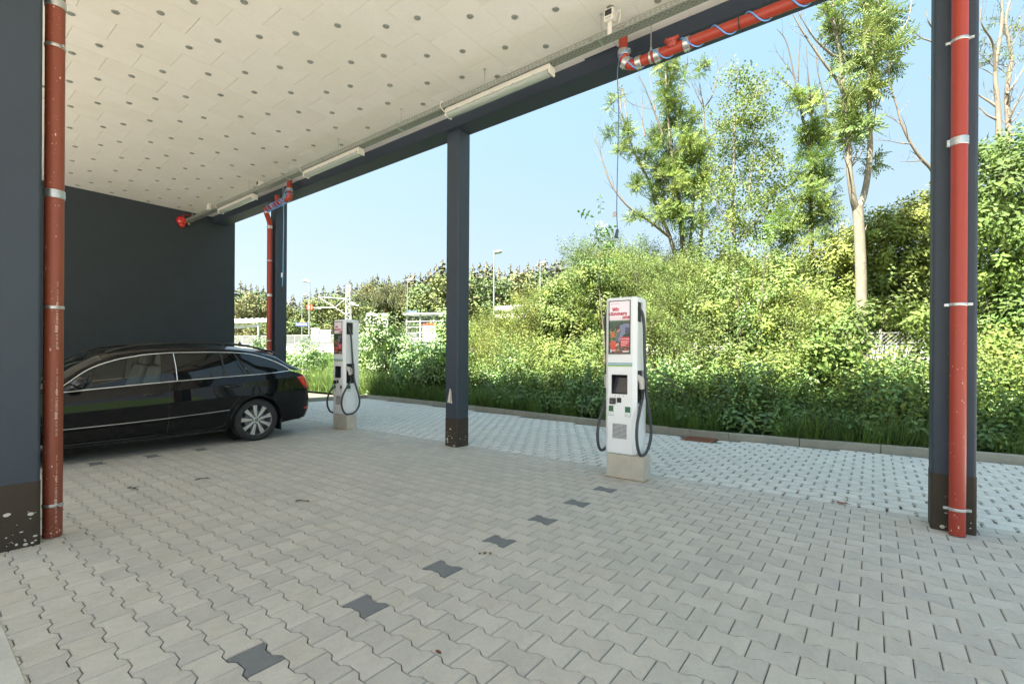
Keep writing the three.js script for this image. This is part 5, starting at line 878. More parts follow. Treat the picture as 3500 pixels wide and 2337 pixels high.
tree('poplar_tree', 'slender poplar with small round fluttering leaves and pale trunk', 14.3, {
  seed: 203, leaf: 'poplar', tone: TONE.poplar, density: 135, size: 1.05, up: 0.4, bark, twigBark: barkDark,
  stems: [{ pts: A([[1008, 1560], [1005, 1400], [1000, 1200], [992, 1000], [998, 700], [1002, 450], [1020, 80]]), r0: 0.085, r1: 0.008, twigs: 12, leafy: 3 }, { pts: A([[1100, 900], [1130, 600], [1136, 300], [1180, 130]]), r0: 0.03, r1: 0.006, twigs: 8, leafy: 3 }, { pts: A([[1000, 1240], [1100, 1140], [1200, 1020], [1300, 860]]), r0: 0.03, r1: 0.006, twigs: 8, leafy: 4 }, { pts: A([[1000, 1150], [900, 1000], [850, 880]]), r0: 0.025, r1: 0.006, twigs: 6, leafy: 4 }],
  clumps: [[1025, 70, 30], [1010, 130, 55], [960, 190, 60], [1060, 200, 75], [1180, 150, 50], [1200, 230, 60], [1120, 260, 80], [960, 320, 70], [1060, 340, 95], [1180, 340, 70], [880, 440, 62], [980, 450, 90], [1100, 450, 100], [1220, 430, 80], [1300, 400, 45], [960, 560, 100], [1090, 570, 115], [1220, 560, 80], [1000, 650, 100], [1150, 660, 92], [900, 760, 95], [1040, 760, 105], [1190, 750, 95], [1320, 720, 70], [870, 880, 90], [1000, 880, 105], [1150, 880, 110], [1290, 860, 90], [880, 1020, 75], [1080, 1010, 95], [1220, 1010, 95], [1360, 960, 80], [820, 1120, 85], [950, 1110, 80], [1080, 1130, 90], [1210, 1120, 95], [1340, 1080, 85], [1420, 860, 70], [1440, 1000, 80], [880, 1230, 85], [1020, 1240, 85], [1160, 1240, 90], [1300, 1220, 90], [1420, 1160, 85], [760, 1020, 70], [740, 900, 70]].map(zA),
});
tree('ash_tree', 'narrow dark leafy ash with several bare tips, left of the forked ash', 13.8, {
  seed: 204, leaf: 'ash', tone: TONE.ash, density: 105, size: 1.05, bark: barkDark,
  stems: [{ pts: B([[395, 2100], [390, 1800], [385, 1560], [385, 1200], [342, 1000], [292, 750], [262, 600], [190, 300], [126, 220]]), r0: 0.085, r1: 0.006, twigs: 10, twigLen: 0.6 }, { pts: B([[385, 1120], [390, 800], [366, 590], [350, 350]]), r0: 0.04, r1: 0.006, twigs: 9, twigLen: 0.5 }, { pts: B([[395, 1250], [430, 1150], [500, 900], [500, 780], [442, 560], [430, 400], [470, 200]]), r0: 0.035, r1: 0.005, twigs: 9, twigLen: 0.5 }, { pts: B([[300, 740], [200, 640], [90, 545]]), r0: 0.02, r1: 0.004, twigs: 6, twigLen: 0.4 }, { pts: B([[270, 600], [180, 470], [120, 390]]), r0: 0.018, r1: 0.004, twigs: 6, twigLen: 0.35 }, { pts: B([[285, 620], [300, 300], [305, 100]]), r0: 0.02, r1: 0.004, twigs: 7, twigLen: 0.4 }, { pts: B([[500, 720], [540, 620], [560, 540]]), r0: 0.012, r1: 0.004, twigs: 4, twigLen: 0.3 }],
  clumps: [[260, 730, 45], [300, 760, 60], [370, 770, 80], [470, 740, 52], [290, 840, 60], [400, 850, 62], [320, 980, 75], [440, 960, 80], [520, 900, 55], [400, 1080, 110], [500, 1060, 78], [330, 1180, 60], [430, 1200, 95], [370, 1320, 105], [470, 1330, 62], [400, 1450, 100], [490, 1440, 62], [380, 1560, 80], [460, 1600, 80], [400, 1700, 90], [480, 1760, 70], [390, 1850, 80], [300, 1560, 70], [520, 1560, 55], [300, 1700, 80], [540, 1680, 60], [250, 1820, 90], [520, 1830, 80], [180, 1700, 90], [160, 1850, 90]].map(zB),
});
tree('forked_ash', 'tall ash with a thick pale trunk forking into two leafy stems', 9.7, {
  seed: 205, leaf: 'ash', tone: TONE.poplar, density: 105, size: 1.0, bark,
  stems: [{ pts: [[2950, 1180], [2947, 1136], [2944, 930], [2938, 786], [2932, 705]], r0: 0.110, r1: 0.095, twigs: 3, twigLen: 0.3 }, { pts: B([[735, 1600], [712, 1520], [682, 1300], [670, 1000], [642, 760], [604, 640], [480, 470], [330, 250], [250, 110]]), r0: 0.074, r1: 0.010, twigs: 12, dt: -0.1, twigLen: 0.6 }, { pts: B([[660, 850], [640, 700], [618, 500], [592, 300], [560, 150], [562, -30]]), r0: 0.05, r1: 0.02, twigs: 10, dt: 0.1 }, { pts: B([[745, 1600], [790, 1500], [838, 1200], [836, 900], [830, 600], [802, 350], [795, -30]]), r0: 0.072, r1: 0.024, twigs: 12, dt: 0.15, leafy: 2 }, { pts: B([[835, 640], [870, 300], [910, -20]]), r0: 0.025, r1: 0.01, twigs: 8, twigLen: 0.5 }, { pts: B([[860, 1000], [900, 700], [905, 560]]), r0: 0.014, r1: 0.006, twigs: 5, twigLen: 0.3 }, { pts: B([[980, 560], [1000, 420], [1060, 260], [1130, 150], [1165, -20]]), r0: 0.02, r1: 0.008, twigs: 4, twigLen: 0.2 }, { pts: B([[560, 430], [420, 300], [290, 100]]), r0: 0.03, r1: 0.005, twigs: 8, twigLen: 0.5 }, { pts: B([[650, 900], [690, 560], [720, 380]]), r0: 0.012, r1: 0.004, twigs: 4, twigLen: 0.3 }, { pts: B([[775, 280], [720, 180], [640, 205]]), r0: 0.018, r1: 0.006, twigs: 3, twigLen: 0.2 }],
  clumps: [[545, 40, 60], [600, 90, 55], [580, 200, 50], [600, 310, 42], [620, 470, 62], [640, 560, 60], [640, 740, 58], [620, 830, 65], [715, 800, 50], [690, 900, 58], [745, 920, 42], [640, 1000, 45], [700, 1000, 36], [700, 1080, 26], [880, 50, 80], [960, 60, 80], [850, 180, 75], [975, 170, 55], [800, 260, 80], [950, 280, 75], [850, 370, 85], [950, 390, 85], [1020, 470, 50], [860, 480, 95], [780, 500, 52], [935, 560, 70], [830, 690, 52], [860, 700, 36], [830, 990, 24], [842, 1260, 20]].map(zB),
});
tree('bare_tree', 'leaning bare tree whose dead limbs reach left from behind the right column', 11.5, {
  seed: 206, leaf: 'willow', tone: TONE.willow, bark: barkDead,
  stems: [{ pts: [[3262, 1150], [3255, 900], [3225, 700], ...B([[1320, 1310], [1230, 1210], [1150, 1090], [1080, 940], [1042, 800], [1002, 660], [992, 570]])], r0: 0.07, r1: 0.006, twigs: 16, twigLen: 0.5 }, { pts: B([[1085, 960], [1050, 930], [980, 890], [912, 868]]), r0: 0.016, r1: 0.004, twigs: 6, twigLen: 0.3 }, { pts: B([[1150, 1100], [1080, 1095], [1000, 1080], [870, 1070]]), r0: 0.018, r1: 0.004, twigs: 7, twigLen: 0.3 }, { pts: B([[1250, 1228], [1160, 1235], [1075, 1236]]), r0: 0.016, r1: 0.004, twigs: 3, twigLen: 0.25 }, { pts: B([[1420, 700], [1330, 332], [1235, 290], [1175, 238]]), r0: 0.03, r1: 0.006, twigs: 3, twigLen: 0.2 }, { pts: B([[1420, 500], [1335, 240], [1290, 170], [1265, 68]]), r0: 0.03, r1: 0.006, twigs: 3, twigLen: 0.2 }, { pts: B([[1420, 760], [1330, 630], [1275, 580]]), r0: 0.02, r1: 0.005, twigs: 2, twigLen: 0.2 }],
});
tree('willow_tree', 'willow with twin furrowed trunks right of the right column', 11.0, {
  seed: 207, leaf: 'willow', tone: TONE.willow, density: 60, size: 1.0, bark: barkDead,
  stems: [{ pts: B([[1870, 2000], [1850, 1400], [1832, 1100], [1820, 800], [1800, 550], [1848, 200], [1852, -30]]), r0: 0.10, r1: 0.02, twigs: 12, twigLen: 0.6 }, { pts: B([[1870, 1300], [1900, 1000], [1890, 700], [1922, 450], [1882, 150], [1925, -30]]), r0: 0.07, r1: 0.02, twigs: 12, twigLen: 0.6 }, { pts: B([[1820, 820], [1760, 780], [1690, 738], [1640, 700]]), r0: 0.035, r1: 0.008, twigs: 4 }, { pts: B([[1825, 920], [1740, 880], [1680, 820]]), r0: 0.03, r1: 0.008, twigs: 4 }, { pts: B([[1800, 560], [1780, 330], [1700, 190], [1680, 60]]), r0: 0.03, r1: 0.008, twigs: 6 }, { pts: B([[1890, 720], [1960, 620], [2040, 480]]), r0: 0.03, r1: 0.01, twigs: 5 }, { pts: B([[1910, 900], [1960, 800], [2040, 700]]), r0: 0.03, r1: 0.01, twigs: 4 }],
  clumps: [[1940, 240, 80], [1990, 350, 70], [1760, 420, 55], [1730, 330, 45], [1980, 150, 60], [1850, 120, 45], [1790, 480, 40], [1960, 480, 50]].map(zB),
});
// shrubs and thicket behind the kerb
const kit = (x0, x1, y0, y1, n, rad, seed) => { const r = rng(seed), out = []; for (let i = 0; i < n; i++) { const x = mix(x0, x1, (i + r()) / n), y = mix(y0, y1, r()); out.push([x, y, rad * (0.75 + 0.5 * r())]); } return out; };
shrub('elder_bush', 'dense sunny shrub between the forked ash and the right column', null, 'broad', TONE.lime, 11.3, [[2950, 830, 60], [2890, 870, 60], [3010, 800, 70], [3080, 780, 70], [3150, 760, 70], [3190, 700, 50], [2850, 920, 70], [2950, 930, 80], [3050, 900, 90], [3150, 880, 90], [2840, 1010, 80], [2930, 1030, 80], [3030, 1010, 90], [3130, 1000, 100], [3210, 960, 80], [2880, 1090, 70], [3080, 1100, 80], [3180, 1100, 90], [3220, 850, 70]], { density: 480, seed: 301 });
shrub('leafy_shrub', 'tall leafy shrub at the right edge of the photo behind the right column', null, 'broad', TONE.broad, 8.6, [[3380, 560, 60], [3450, 520, 70], [3520, 560, 80], [3350, 680, 70], [3430, 660, 90], [3510, 700, 90], [3340, 800, 80], [3430, 800, 90], [3520, 830, 90], [3350, 930, 80], [3440, 950, 90], [3530, 960, 90], [3350, 1060, 80], [3450, 1090, 90], [3540, 1100, 90], [3370, 1190, 80], [3470, 1220, 90], [3360, 1310, 70], [3450, 1350, 90], [3530, 1350, 90]], { density: 430, seed: 302, deep: 1.2 });
shrub('dogwood_bush', 'big-leaved bush reaching up beside the farther charger', null, 'broad', TONE.deep, -10.2, [[1285, 1110, 38], [1300, 1150, 48], [1265, 1190, 45], [1340, 1190, 60], [1400, 1215, 55], [1250, 1260, 60], [1330, 1270, 75], [1420, 1280, 75], [1530, 1120, 36], [1545, 1170, 46], [1500, 1210, 60], [1480, 1290, 75], [1545, 1270, 65], [1260, 1340, 55], [1350, 1350, 65], [1450, 1360, 65], [1530, 1360, 60]], { density: 330, seed: 303, size: 1.25 });
const thicketLabels = ['bright thicket of fine leaves left of the near charger, railway roofs showing through', 'bright thicket behind the near charger with thin dark saplings', 'sunny thicket right of the near charger below the poplar', 'sunny thicket below the narrow dark ash', 'sunlit thicket around the foot of the forked ash'];
[[1590, 1850, 1040, 1260], [1850, 2120, 930, 1260], [2120, 2420, 880, 1270], [2420, 2680, 900, 1280], [2680, 2900, 980, 1300]].forEach(([x0, x1, y0, y1], i) => {
  const r = rng(320 + i), cl = [];
  for (let k = 0; k < 38; k++) { const x = mix(x0, x1, r()), top = i === 0 ? mix(1120, 1020, (x - x0) / (x1 - x0)) : i === 1 ? mix(1000, 870, (x - x0) / (x1 - x0)) : y0 + 40 * r(), y = mix(top, y1, Math.pow(r(), 0.8)); cl.push([x, y, 34 + r() * 30, (y1 - y) / 150 + r() * 1.6 - 0.8]); }
  const made = shrub('thicket', thicketLabels[i], 'sunny thickets behind the undergrowth', i % 2 ? 'broad' : 'fine', [TONE.lime, TONE.fine, TONE.fine, TONE.poplar, TONE.lime][i], -11.4, cl, { density: i === 0 ? 330 : 400, deep: 1.6, seed: 330 + i, category: 'thicket', vary: 0.34 });
  if (i > 1) copy(made, 'thicket', ['', '', 'nearest thicket beyond the right edge of the photo', 'middle thicket beyond the right edge of the photo', 'farthest thicket beyond the right edge of the photo'][i]).position.x += [0, 0, 8.5, 10, 12][i];
});
[[1960, 2160, 845, 960, 'round-topped shrub under the hanging cable', 'fine'], [2150, 2420, 850, 960, 'high bush at the foot of the left ash', 'fine'], [2400, 2760, 880, 990, 'high bush between the poplar and the forked ash', 'poplar']].forEach(([x0, x1, y0, y1, label, kind], i) => {
  const r = rng(340 + i), cl = []; for (let k = 0; k < 20; k++) cl.push([mix(x0, x1, r()), mix(y0, y1, Math.pow(r(), 0.6)), 36 + r() * 24]);
  shrub('high_bush', label, null, kind, TONE.fine, -15.2, cl, { density: 300, seed: 350 + i, vary: 0.35, deep: 2.5 });
});
shrub('bramble', 'low bramble leaves growing through the chain-link fence', null, 'broad', TONE.broad, 8.5, [[2790, 1170, 48], [2850, 1135, 48], [2910, 1125, 40], [2960, 1105, 36], [3020, 1100, 40], [3090, 1105, 42], [3150, 1130, 45], [3185, 1190, 48], [2800, 1240, 48], [2870, 1215, 30], [2890, 1275, 42], [2950, 1290, 40], [3130, 1240, 40], [3170, 1280, 50], [3030, 1295, 36], [3090, 1290, 36], [2950, 1200, 24]], { density: 420, seed: 305, deep: 0.3 });
// young saplings with thin dark stems
[[[2068, 1200], [2050, 1000], [2040, 880], [2030, 800], 'thin sapling left of the near charger top'], [[2595, 1230], [2600, 1120], [2610, 960], [2625, 850], 'thin dark sapling right of the near charger'], [[2540, 1230], [2530, 1120], [2520, 1000], [2500, 900], 'second thin sapling right of the near charger, leaning left']].forEach(([a, b, c, d, label], i) => {
  tree('sapling', label, 10.4, { seed: 360 + i, leaf: i ? 'poplar' : 'broad', tone: TONE.deep, density: 40, bark: barkDark, size: 0.9, category: 'sapling', stems: [{ pts: [a, b, c, d], r0: 0.022, r1: 0.006, twigs: 12, twigLen: 0.5, leafy: 3 }] });
});
tree('fallen_branch', 'thin bare branch slanting through the leaves right of the near charger', 8.7, { seed: 371, leaf: 'fine', tone: TONE.fine, bark: barkDead, category: 'branch', stems: [{ pts: [[2340, 1350], [2300, 1310], [2255, 1272], [2235, 1255]], r0: 0.012, r1: 0.007, twigs: 5, twigLen: 0.25 }] });
// dark undergrowth in the building's shade, right behind the kerb
{
  const r = rng(380), list = [], bl = [], gr = [], all = new THREE.Group();
  const under = (name, label, kind, tone, n, f, category) => { const g = new THREE.Group(); g.name = name; g.position.set(-4, 0, -9); g.userData = { label, category, kind: 'stuff' }; scene.add(g); const l = []; for (let i = 0; i < n; i++) { const e = f(); if (e) l.push(e); } foliage('leaves', g, kind, l, tone, 0.5, n); return g; };
  const dir = (lean) => V((r() - 0.5) * lean, 1, (r() - 0.2) * lean).normalize();
  const hump = (x, z, d, k) => sstep(0.05, 1.1, d) * (0.62 + 0.34 * wob(x, z, k) + 0.25 * wob(x, z, k * 2.3));
  under('undergrowth', 'nettles and seedlings along the kerb', 'nettle', TONE.nettle, 3400, () => { const x = mix(-12.4, 4.6, r()), d = 0.16 + Math.pow(r(), 0.8) * 2.6, z = kerbZ(x) - 0.1 - d, h = hump(x, z, d, 3) * (x < -9 ? 0.3 : 1); if (h < 0.1 || (x < -9.4 && r() < 0.85)) return null; return { p: V(x, landY(x, z) + h * (0.2 + 0.8 * r()), z), d: dir(1.1), s: 0.5 + r() * 0.6 }; }, 'undergrowth');
  under('ground_cover', 'broad-leaved plants massed behind the kerb', 'broad', TONE.deep, 4200, () => { const x = mix(-11.5, 4.6, r()), d = 0.12 + Math.pow(r(), 0.9) * 2.3, z = kerbZ(x) - 0.1 - d, h = hump(x, z, d, 4.1) * 1.15; if (h < 0.05 || (x < -9 && r() < 0.6)) return null; return { p: V(x, landY(x, z) + Math.max(0.04, h * r()), z), d: dir(1.5), s: 0.55 + r() * 0.65 }; }, 'ground cover');
  under('low_growth', 'fine-leaved bright green growth among the nettles', 'fine', TONE.poplar, 2600, () => { const x = mix(-11, 4.6, r()), d = 0.3 + r() * 2.6, z = kerbZ(x) - 0.1 - d, h = hump(x, z, d, 2.2) * 1.45; if (h < 0.3) return null; return { p: V(x, landY(x, z) + h * (0.35 + 0.65 * r()), z), d: dir(1.2), s: 0.8 + r() * 0.7 }; }, 'ground cover');
  under('verge_grass', 'long green grass tufts leaning over the kerb', 'grass', TONE.grass, 2900, () => { const x = mix(-12.6, 5, r()), d = Math.pow(r(), 1.6) * 0.9, z = kerbZ(x) - 0.10 - d; if (wob(x, 0, 5) < -0.6 + 0.5 * r() && x > -9.5) return null; return { p: V(x, landY(x, z) - 0.02, z), d: dir(0.5), s: 0.5 + r() * 0.95 }; }, 'grass');
  under('meadow_grass', 'tall sunny meadow grass between kerb and railway', 'grass', [0.135, 0.205, 0.045], 15000, () => { const t = 13 + Math.pow(r(), 2.0) * 28, x0 = mix(760, 1330, r()), q = W(x0, 1200, t); if (q.z > kerbZ(q.x) - 0.2) return null; return { p: V(q.x, landY(q.x, q.z) - 0.02, q.z), d: dir(0.4), s: 0.9 + r() * 1.1 + t * 0.02 }; }, 'grass');
}
shrub('meadow_shrub', 'low shrub in the meadow just right of the far column', null, 'broad', TONE.deep, -10.2, [[1010, 1235, 40], [1050, 1215, 45], [1090, 1240, 40], [1030, 1270, 45], [1080, 1285, 40]], { density: 220, size: 1.3, seed: 391 });
shrub('meadow_shrub', 'small bush behind the car roof left of the far column', null, 'broad', TONE.deep, -11, [[880, 1195, 24], [905, 1175, 26], [865, 1215, 26], [900, 1215, 26]], { density: 260, seed: 392 });

// ------------------------------------------------------------------ railway halt and wooded hill beyond the meadow
{
  const fl = (v, y) => V(v.x, y, v.z), A0 = W(1550, 1170, 46), L0 = W(600, 1187, 60), dir = fl(L0.clone().sub(A0), 0).normalize(), back = V(dir.z, 0, -dir.x); if (back.z > 0) back.negate();
  const TOP = 2.42, at = (u, b, y) => V(A0.x, 0, A0.z).addScaledVector(dir, u).addScaledVector(back, b).add(V(0, y, 0)), turn = Math.atan2(-dir.z, dir.x);
  const uAt = (ox, b = 0) => { const d = ray(ox, 1200), o = at(0, b, 0), det = d.x * -dir.z + d.z * dir.x; const t = (o.x * -dir.z + o.z * dir.x) / det; return fl(d.multiplyScalar(t), 0).sub(fl(o, 0)).dot(dir); };
  const yAt = (ox, oy, b = 0) => { const p = at(uAt(ox, b), b, 0), s = Math.sin(YAW), c = Math.cos(YAW), f = -s * p.x - c * p.z; return W(ox, oy, f).y; };
  const bar = (a, b, w, h = w) => { const d = b.clone().sub(a), g = new THREE.BoxGeometry(w, d.length(), h); g.applyQuaternion(new THREE.Quaternion().setFromUnitVectors(V(0, 1, 0), d.normalize())); return g.translate((a.x + b.x) / 2, (a.y + b.y) / 2, (a.z + b.z) / 2); };
  const local = (name, pos, label, cat, group) => { const g = thing(name, [pos.x, pos.y, pos.z], label, cat, group, turn); return g; };   // +x runs along the platform to the left, -z or +z away
  const bz = V(0, 0, 1).applyAxisAngle(V(0, 1, 0), turn).dot(back) > 0 ? 1 : -1;   // local z that leads away from the camera
  const plat = struct('platform', new THREE.Mesh(box(-45, 70, -1.6, 0, Math.min(0, bz * 4.2), Math.max(0, bz * 4.2)), std(C(0.46, 0.45, 0.42), 0.9, { map: concreteMap }))); plat.position.copy(at(0, 0, TOP)); plat.rotation.y = turn;
  const edge = part('platform_edge', box(-45, 70, 0.002, 0.10, Math.min(-0.06 * bz, bz * 0.3), Math.max(-0.06 * bz, bz * 0.3)), M.pale, plat);
  { // railing
    const u0 = -14, u1 = 46, g = local('platform_railing', at(0, 0.12, TOP + 0.1), 'long pale grey railing with close bars along the railway platform', 'railing');
    const posts = [], bars = []; const h = 1.12;
    part('handrail', box(u0, u1, h - 0.06, h, -0.03, 0.03), M.pale, g); part('lower_rail', box(u0, u1, 0.10, 0.15, -0.02, 0.02), M.pale, g);
    for (let u = u0; u <= u1; u += 2) part('rail_post', box(u - 0.035, u + 0.035, -0.05, h - 0.061, -0.035, 0.035), M.pale, g);
    for (let u = u0 + 0.12; u < u1; u += 0.12) bars.push(new THREE.BoxGeometry(0.035, h - 0.22, 0.02).translate(u, 0.15 + (h - 0.21) / 2, 0)); part('balusters', join(bars), M.pale, g, 'stuff');
  }
  const lamp = (ox, ytop, ybase, t, reach, label, r = 0.06, head = 'leaf') => {
    const p = W(ox, ybase, t), top = W(ox, ytop, t).y, ground = landY(p.x, p.z), by = Math.min(p.y, Math.max(ground, p.y)), g = thing('lamp_post', [p.x, ground - 0.1, p.z], label, 'lamp post', 'lamp posts of the railway halt'), H = top - ground + 0.1, s = reach * t / FPX;
    const rx = Math.cos(YAW), rz = -Math.sin(YAW);
    part('pole', cylBetween(V(0, 0, 0), V(0, H, 0), r, 12, r * 0.62), M.galv, g);
    const e = V(rx * s, 0.05, rz * s);
    if (head === 'leaf') part('lamp_head', tube([V(0, H - 0.10, 0), V(0, H, 0).addScaledVector(e, 0.12), V(0, H + 0.03, 0).addScaledVector(e, 0.5), V(0, H, 0).addScaledVector(e, 1)], [r * 0.9, r * 1.6, r * 2.0, r * 0.6], 10).scale(1, 1, 1), M.grey, g);
    else part('lamp_head', bar(V(0, H, 0), V(0, H + 0.06, 0).add(e), 0.12, 0.22), M.galv, g);
    return g;
  };
  const l1 = lamp(1056, 962, 1187, 42, -26, 'tall lamp post carrying a small red sign before the platform', 0.075);
  lamp(1031, 1010, 1165, 62, 14, 'slim lamp post behind the platform carrying a blue station sign', 0.06, 'box'); lamp(1391, 958, 1160, 50, 17, 'slim lamp post beside the glass shelter', 0.055, 'box'); lamp(1688, 864, 1040, 34, 26, 'lamp post with flat head rising out of the thicket right of the middle column', 0.07, 'box'); lamp(1845, 900, 1180, 45, 18, 'thin pale lamp post in front of the spruces left of the near charger', 0.06, 'box');
  lamp(2873, 772, 900, 30, 8, 'small dark lamp head above the bushes left of the forked trunk', 0.06, 'box');
  const board = (name, x0, x1, y0, y1, t, mat, label, cat, extra) => { const a = W(x0, y1, t), b = W(x1, y1, t), w = fl(b.clone().sub(a), 0).length(), h = W(x0, y0, t).y - a.y, g = thing(name, [(a.x + b.x) / 2, a.y, (a.z + b.z) / 2], label, cat, undefined, Math.atan2(-(b.z - a.z), b.x - a.x)); part('panel', rbox(-w / 2, w / 2, 0, h, -0.04, 0.04, 0.012, 1), mat, g); extra?.(g, w, h); return g; };
  board('station_sign', 1009, 1053, 1102, 1114, 55, M.signBlue, 'long blue station name sign with white lettering beside the tall lamp post', 'sign', (g, w, h) => { const bits = []; const r = rng(401); let x = -w * 0.42; while (x < w * 0.36) { const c = 0.07 + r() * 0.05; bits.push(box(x, x + c * 0.8, h * 0.26, h * (r() < 0.3 ? 0.78 : 0.62), 0.0405, 0.046)); x += c; } part('lettering', join(bits), M.white, g, 'stuff'); });
  board('warning_sign', 1025, 1040, 1092, 1101, 55.5, std(C(0.75, 0.42, 0.05), 0.6), 'small yellow triangular sign above the blue station sign', 'sign').children[0].geometry = new THREE.ExtrudeGeometry(new THREE.Shape([[-0.28, 0], [0.28, 0], [0, 0.42]].map(([x, y]) => new THREE.Vector2(x, y))), { depth: 0.03, bevelEnabled: false });
  const redTex = canvasTex(96, 96, (x) => { x.fillStyle = '#d8352a'; x.fillRect(0, 0, 96, 96); x.fillStyle = '#fff'; x.font = 'bold 84px sans-serif'; x.fillText('3', 20, 78); });
  board('platform_number', 1049, 1061, 1041, 1058, 41.8, M.signRed, 'small red board with a white numeral on the tall lamp post', 'sign', (g, w, h) => { part('face', new THREE.PlaneGeometry(w * 0.96, h * 0.96).translate(0, h / 2, 0.042), std(C(1, 1, 1), 0.5, { map: redTex }), g); part('side_board', box(w / 2 + 0.02, w / 2 + 0.14, 0, h, -0.03, 0.03), std(C(0.75, 0.16, 0.05), 0.5), g); });
  board('blue_sign', 1815, 1878, 1040, 1060, 41, std(C(0.10, 0.16, 0.50), 0.5), 'blue board half hidden by leaves left of the near charger', 'sign', (g, w, h) => part('stripe', box(-w * 0.4, w * 0.4, h * 0.4, h * 0.55, 0.0405, 0.045), M.white, g));
  board('blue_sign', 1396, 1426, 1062, 1073, 47.5, std(C(0.08, 0.12, 0.45), 0.5), 'blue board above the left end of the glass shelter', 'sign', (g, w, h) => part('stripe', box(-w * 0.35, w * 0.4, h * 0.2, h * 0.4, 0.0405, 0.045), M.white, g));
  for (const [x0, x1, y0, label] of [[1063, 1089, 1124, 'tall white cabinet behind the railing right of the tall lamp post'], [1092, 1130, 1130, 'wide low white cabinet behind the railing beside the far charger']]) board('track_cabinet', x0, x1, y0, 1168, 62, M.pale, label, 'cabinet', (g, w, h) => { part('roof', box(-w / 2 - 0.05, w / 2 + 0.05, h + 0.002, h + 0.08, -0.3, 0.1), M.white, g); part('door', box(-w * 0.3, w * 0.3, h * 0.1, h * 0.9, 0.0405, 0.06), M.white, g); });
  board('noise_screen', 1250, 1322, 1070, 1185, 56, M.pale, 'pale ribbed screen wall behind the bush beside the far charger', 'screen wall', (g, w, h) => { for (let i = 0; i < 9; i++) part('rib', box(-w / 2 + 0.02, w / 2 - 0.02, h * (i + 0.3) / 9, h * (i + 0.62) / 9, 0.0405, 0.10), M.white, g); part('end_post', box(w / 2, w / 2 + 0.14, 0, h + 0.05, -0.08, 0.08), M.grey, g); });
  { // glass shelter
    const a = W(1390, 1170, 46.5), b = W(1530, 1165, 45), g = thing('glass_shelter', [a.x, TOP, a.z], 'glazed waiting shelter with pale frame on the platform left of the middle column', 'shelter', undefined, Math.atan2(-(b.z - a.z), b.x - a.x)), w = fl(b.clone().sub(a), 0).length(), h = W(1390, 1076, 46.5).y - TOP;
    part('roof', box(-0.25, w + 0.3, h, h + 0.12, -1.5, 0.35), M.grey, g); const glass = phys(C(0.92, 0.96, 0.95), 0.02, { transmission: 1, thickness: 0 });
    for (let i = 0; i <= 3; i++) part('post', box(w * i / 3 - 0.06, w * i / 3 + 0.06, 0, h - 0.002, -0.06, 0.06), M.pale, g);
    for (let i = 0; i < 3; i++) for (let k = 0; k < 5; k++) { const x0 = w * i / 3 + 0.065, x1 = w * (i + 1) / 3 - 0.065, y0 = 0.1 + (h - 0.2) * k / 5, y1 = 0.1 + (h - 0.2) * (k + 1) / 5; part('pane', new THREE.PlaneGeometry(x1 - x0, y1 - y0 - 0.08).translate((x0 + x1) / 2, (y0 + y1) / 2, 0), glass, g); part('transom', box(x0, x1, y0 - 0.035, y0 + 0.035, -0.03, 0.03), M.pale, g); }
    const p = part('timetable', box(w * 0.42, w * 0.74, h * 0.12, h * 0.62, 0.07, 0.12), M.white, g); part('header', box(w * 0.42, w * 0.74, h * 0.625, h * 0.70, 0.07, 0.125), M.signRed, p);
    part('bench', box(0.3, w - 0.3, 0.42, 0.48, -0.9, -0.5), M.grey, g);
  }
  { // canopy at the left, beside the end wall
    const a = W(740, 1170, 57), b = W(884, 1170, 55), g = thing('platform_canopy', [a.x, TOP, a.z], 'pale platform canopy with folded roof beside the end wall', 'canopy', undefined, Math.atan2(-(b.z - a.z), b.x - a.x)), w = fl(b.clone().sub(a), 0).length(), y = W(884, 1103, 55).y - TOP, z = [];
    const n = 7; for (let i = 0; i < n; i++) { const x0 = w * i / n - 0.2, x1 = w * (i + 1) / n - 0.2, m = (x0 + x1) / 2; z.push(bar(V(x0, y + 0.12, 0.2), V(m, y + 0.62, -0.6), 0.07), bar(V(m, y + 0.62, -0.6), V(x1, y + 0.12, 0.2), 0.07)); }
    part('folded_roof', sheet((u, v) => V(w * u / (2 * n) - 0.2, y + 0.14 + (u % 2 ? 0.5 : 0.0) * (v ? 1 : 0.2) + v * 0.12, v ? -2.2 : 0.25), 2 * n + 1, 2), std(C(0.62, 0.64, 0.64), 0.4, { side: THREE.DoubleSide }), g); part('truss', join(z), M.galv, g); part('fascia', box(-0.3, w + 0.1, y, y + 0.12, 0.2, 0.32), M.pale, g);
    part('soffit_panel', box(-0.3, w * 0.62, y - 0.55, y - 0.18, -0.5, -0.42), M.grey, g); part('soffit_panel', box(w * 0.64, w - 0.12, y - 0.50, y - 0.14, -0.5, -0.42), M.grey, g);
    part('post', box(w - 0.12, w + 0.06, 0, y - 0.002, -0.06, 0.12), M.galv, g); part('post', box(w * 0.2, w * 0.2 + 0.18, 0, y - 0.002, -0.06, 0.12), M.galv, g);
  }
  { // white canopy seen through the leaves
    const a = W(1700, 1090, 45), b = W(1800, 1085, 43), g = thing('white_canopy', [a.x, TOP, a.z], 'white platform canopy glimpsed through the bright thicket', 'canopy', undefined, Math.atan2(-(b.z - a.z), b.x - a.x)), w = fl(b.clone().sub(a), 0).length(), y1 = W(1750, 1044, 44).y - TOP, y0 = W(1750, 1078, 44).y - TOP;
    part('roof', box(-0.2, w + 0.2, y1 - 0.35, y1, -1.6, 0.2), M.white, g); part('fascia', box(-0.2, w + 0.2, y0 - 0.2, y0 + 0.15, 0.06, 0.2), M.white, g); for (const x of [0.1, w * 0.5, w - 0.1]) part('post', box(x - 0.07, x + 0.07, 0, y1 - 0.352, -0.08, 0.05), M.pale, g);
  }
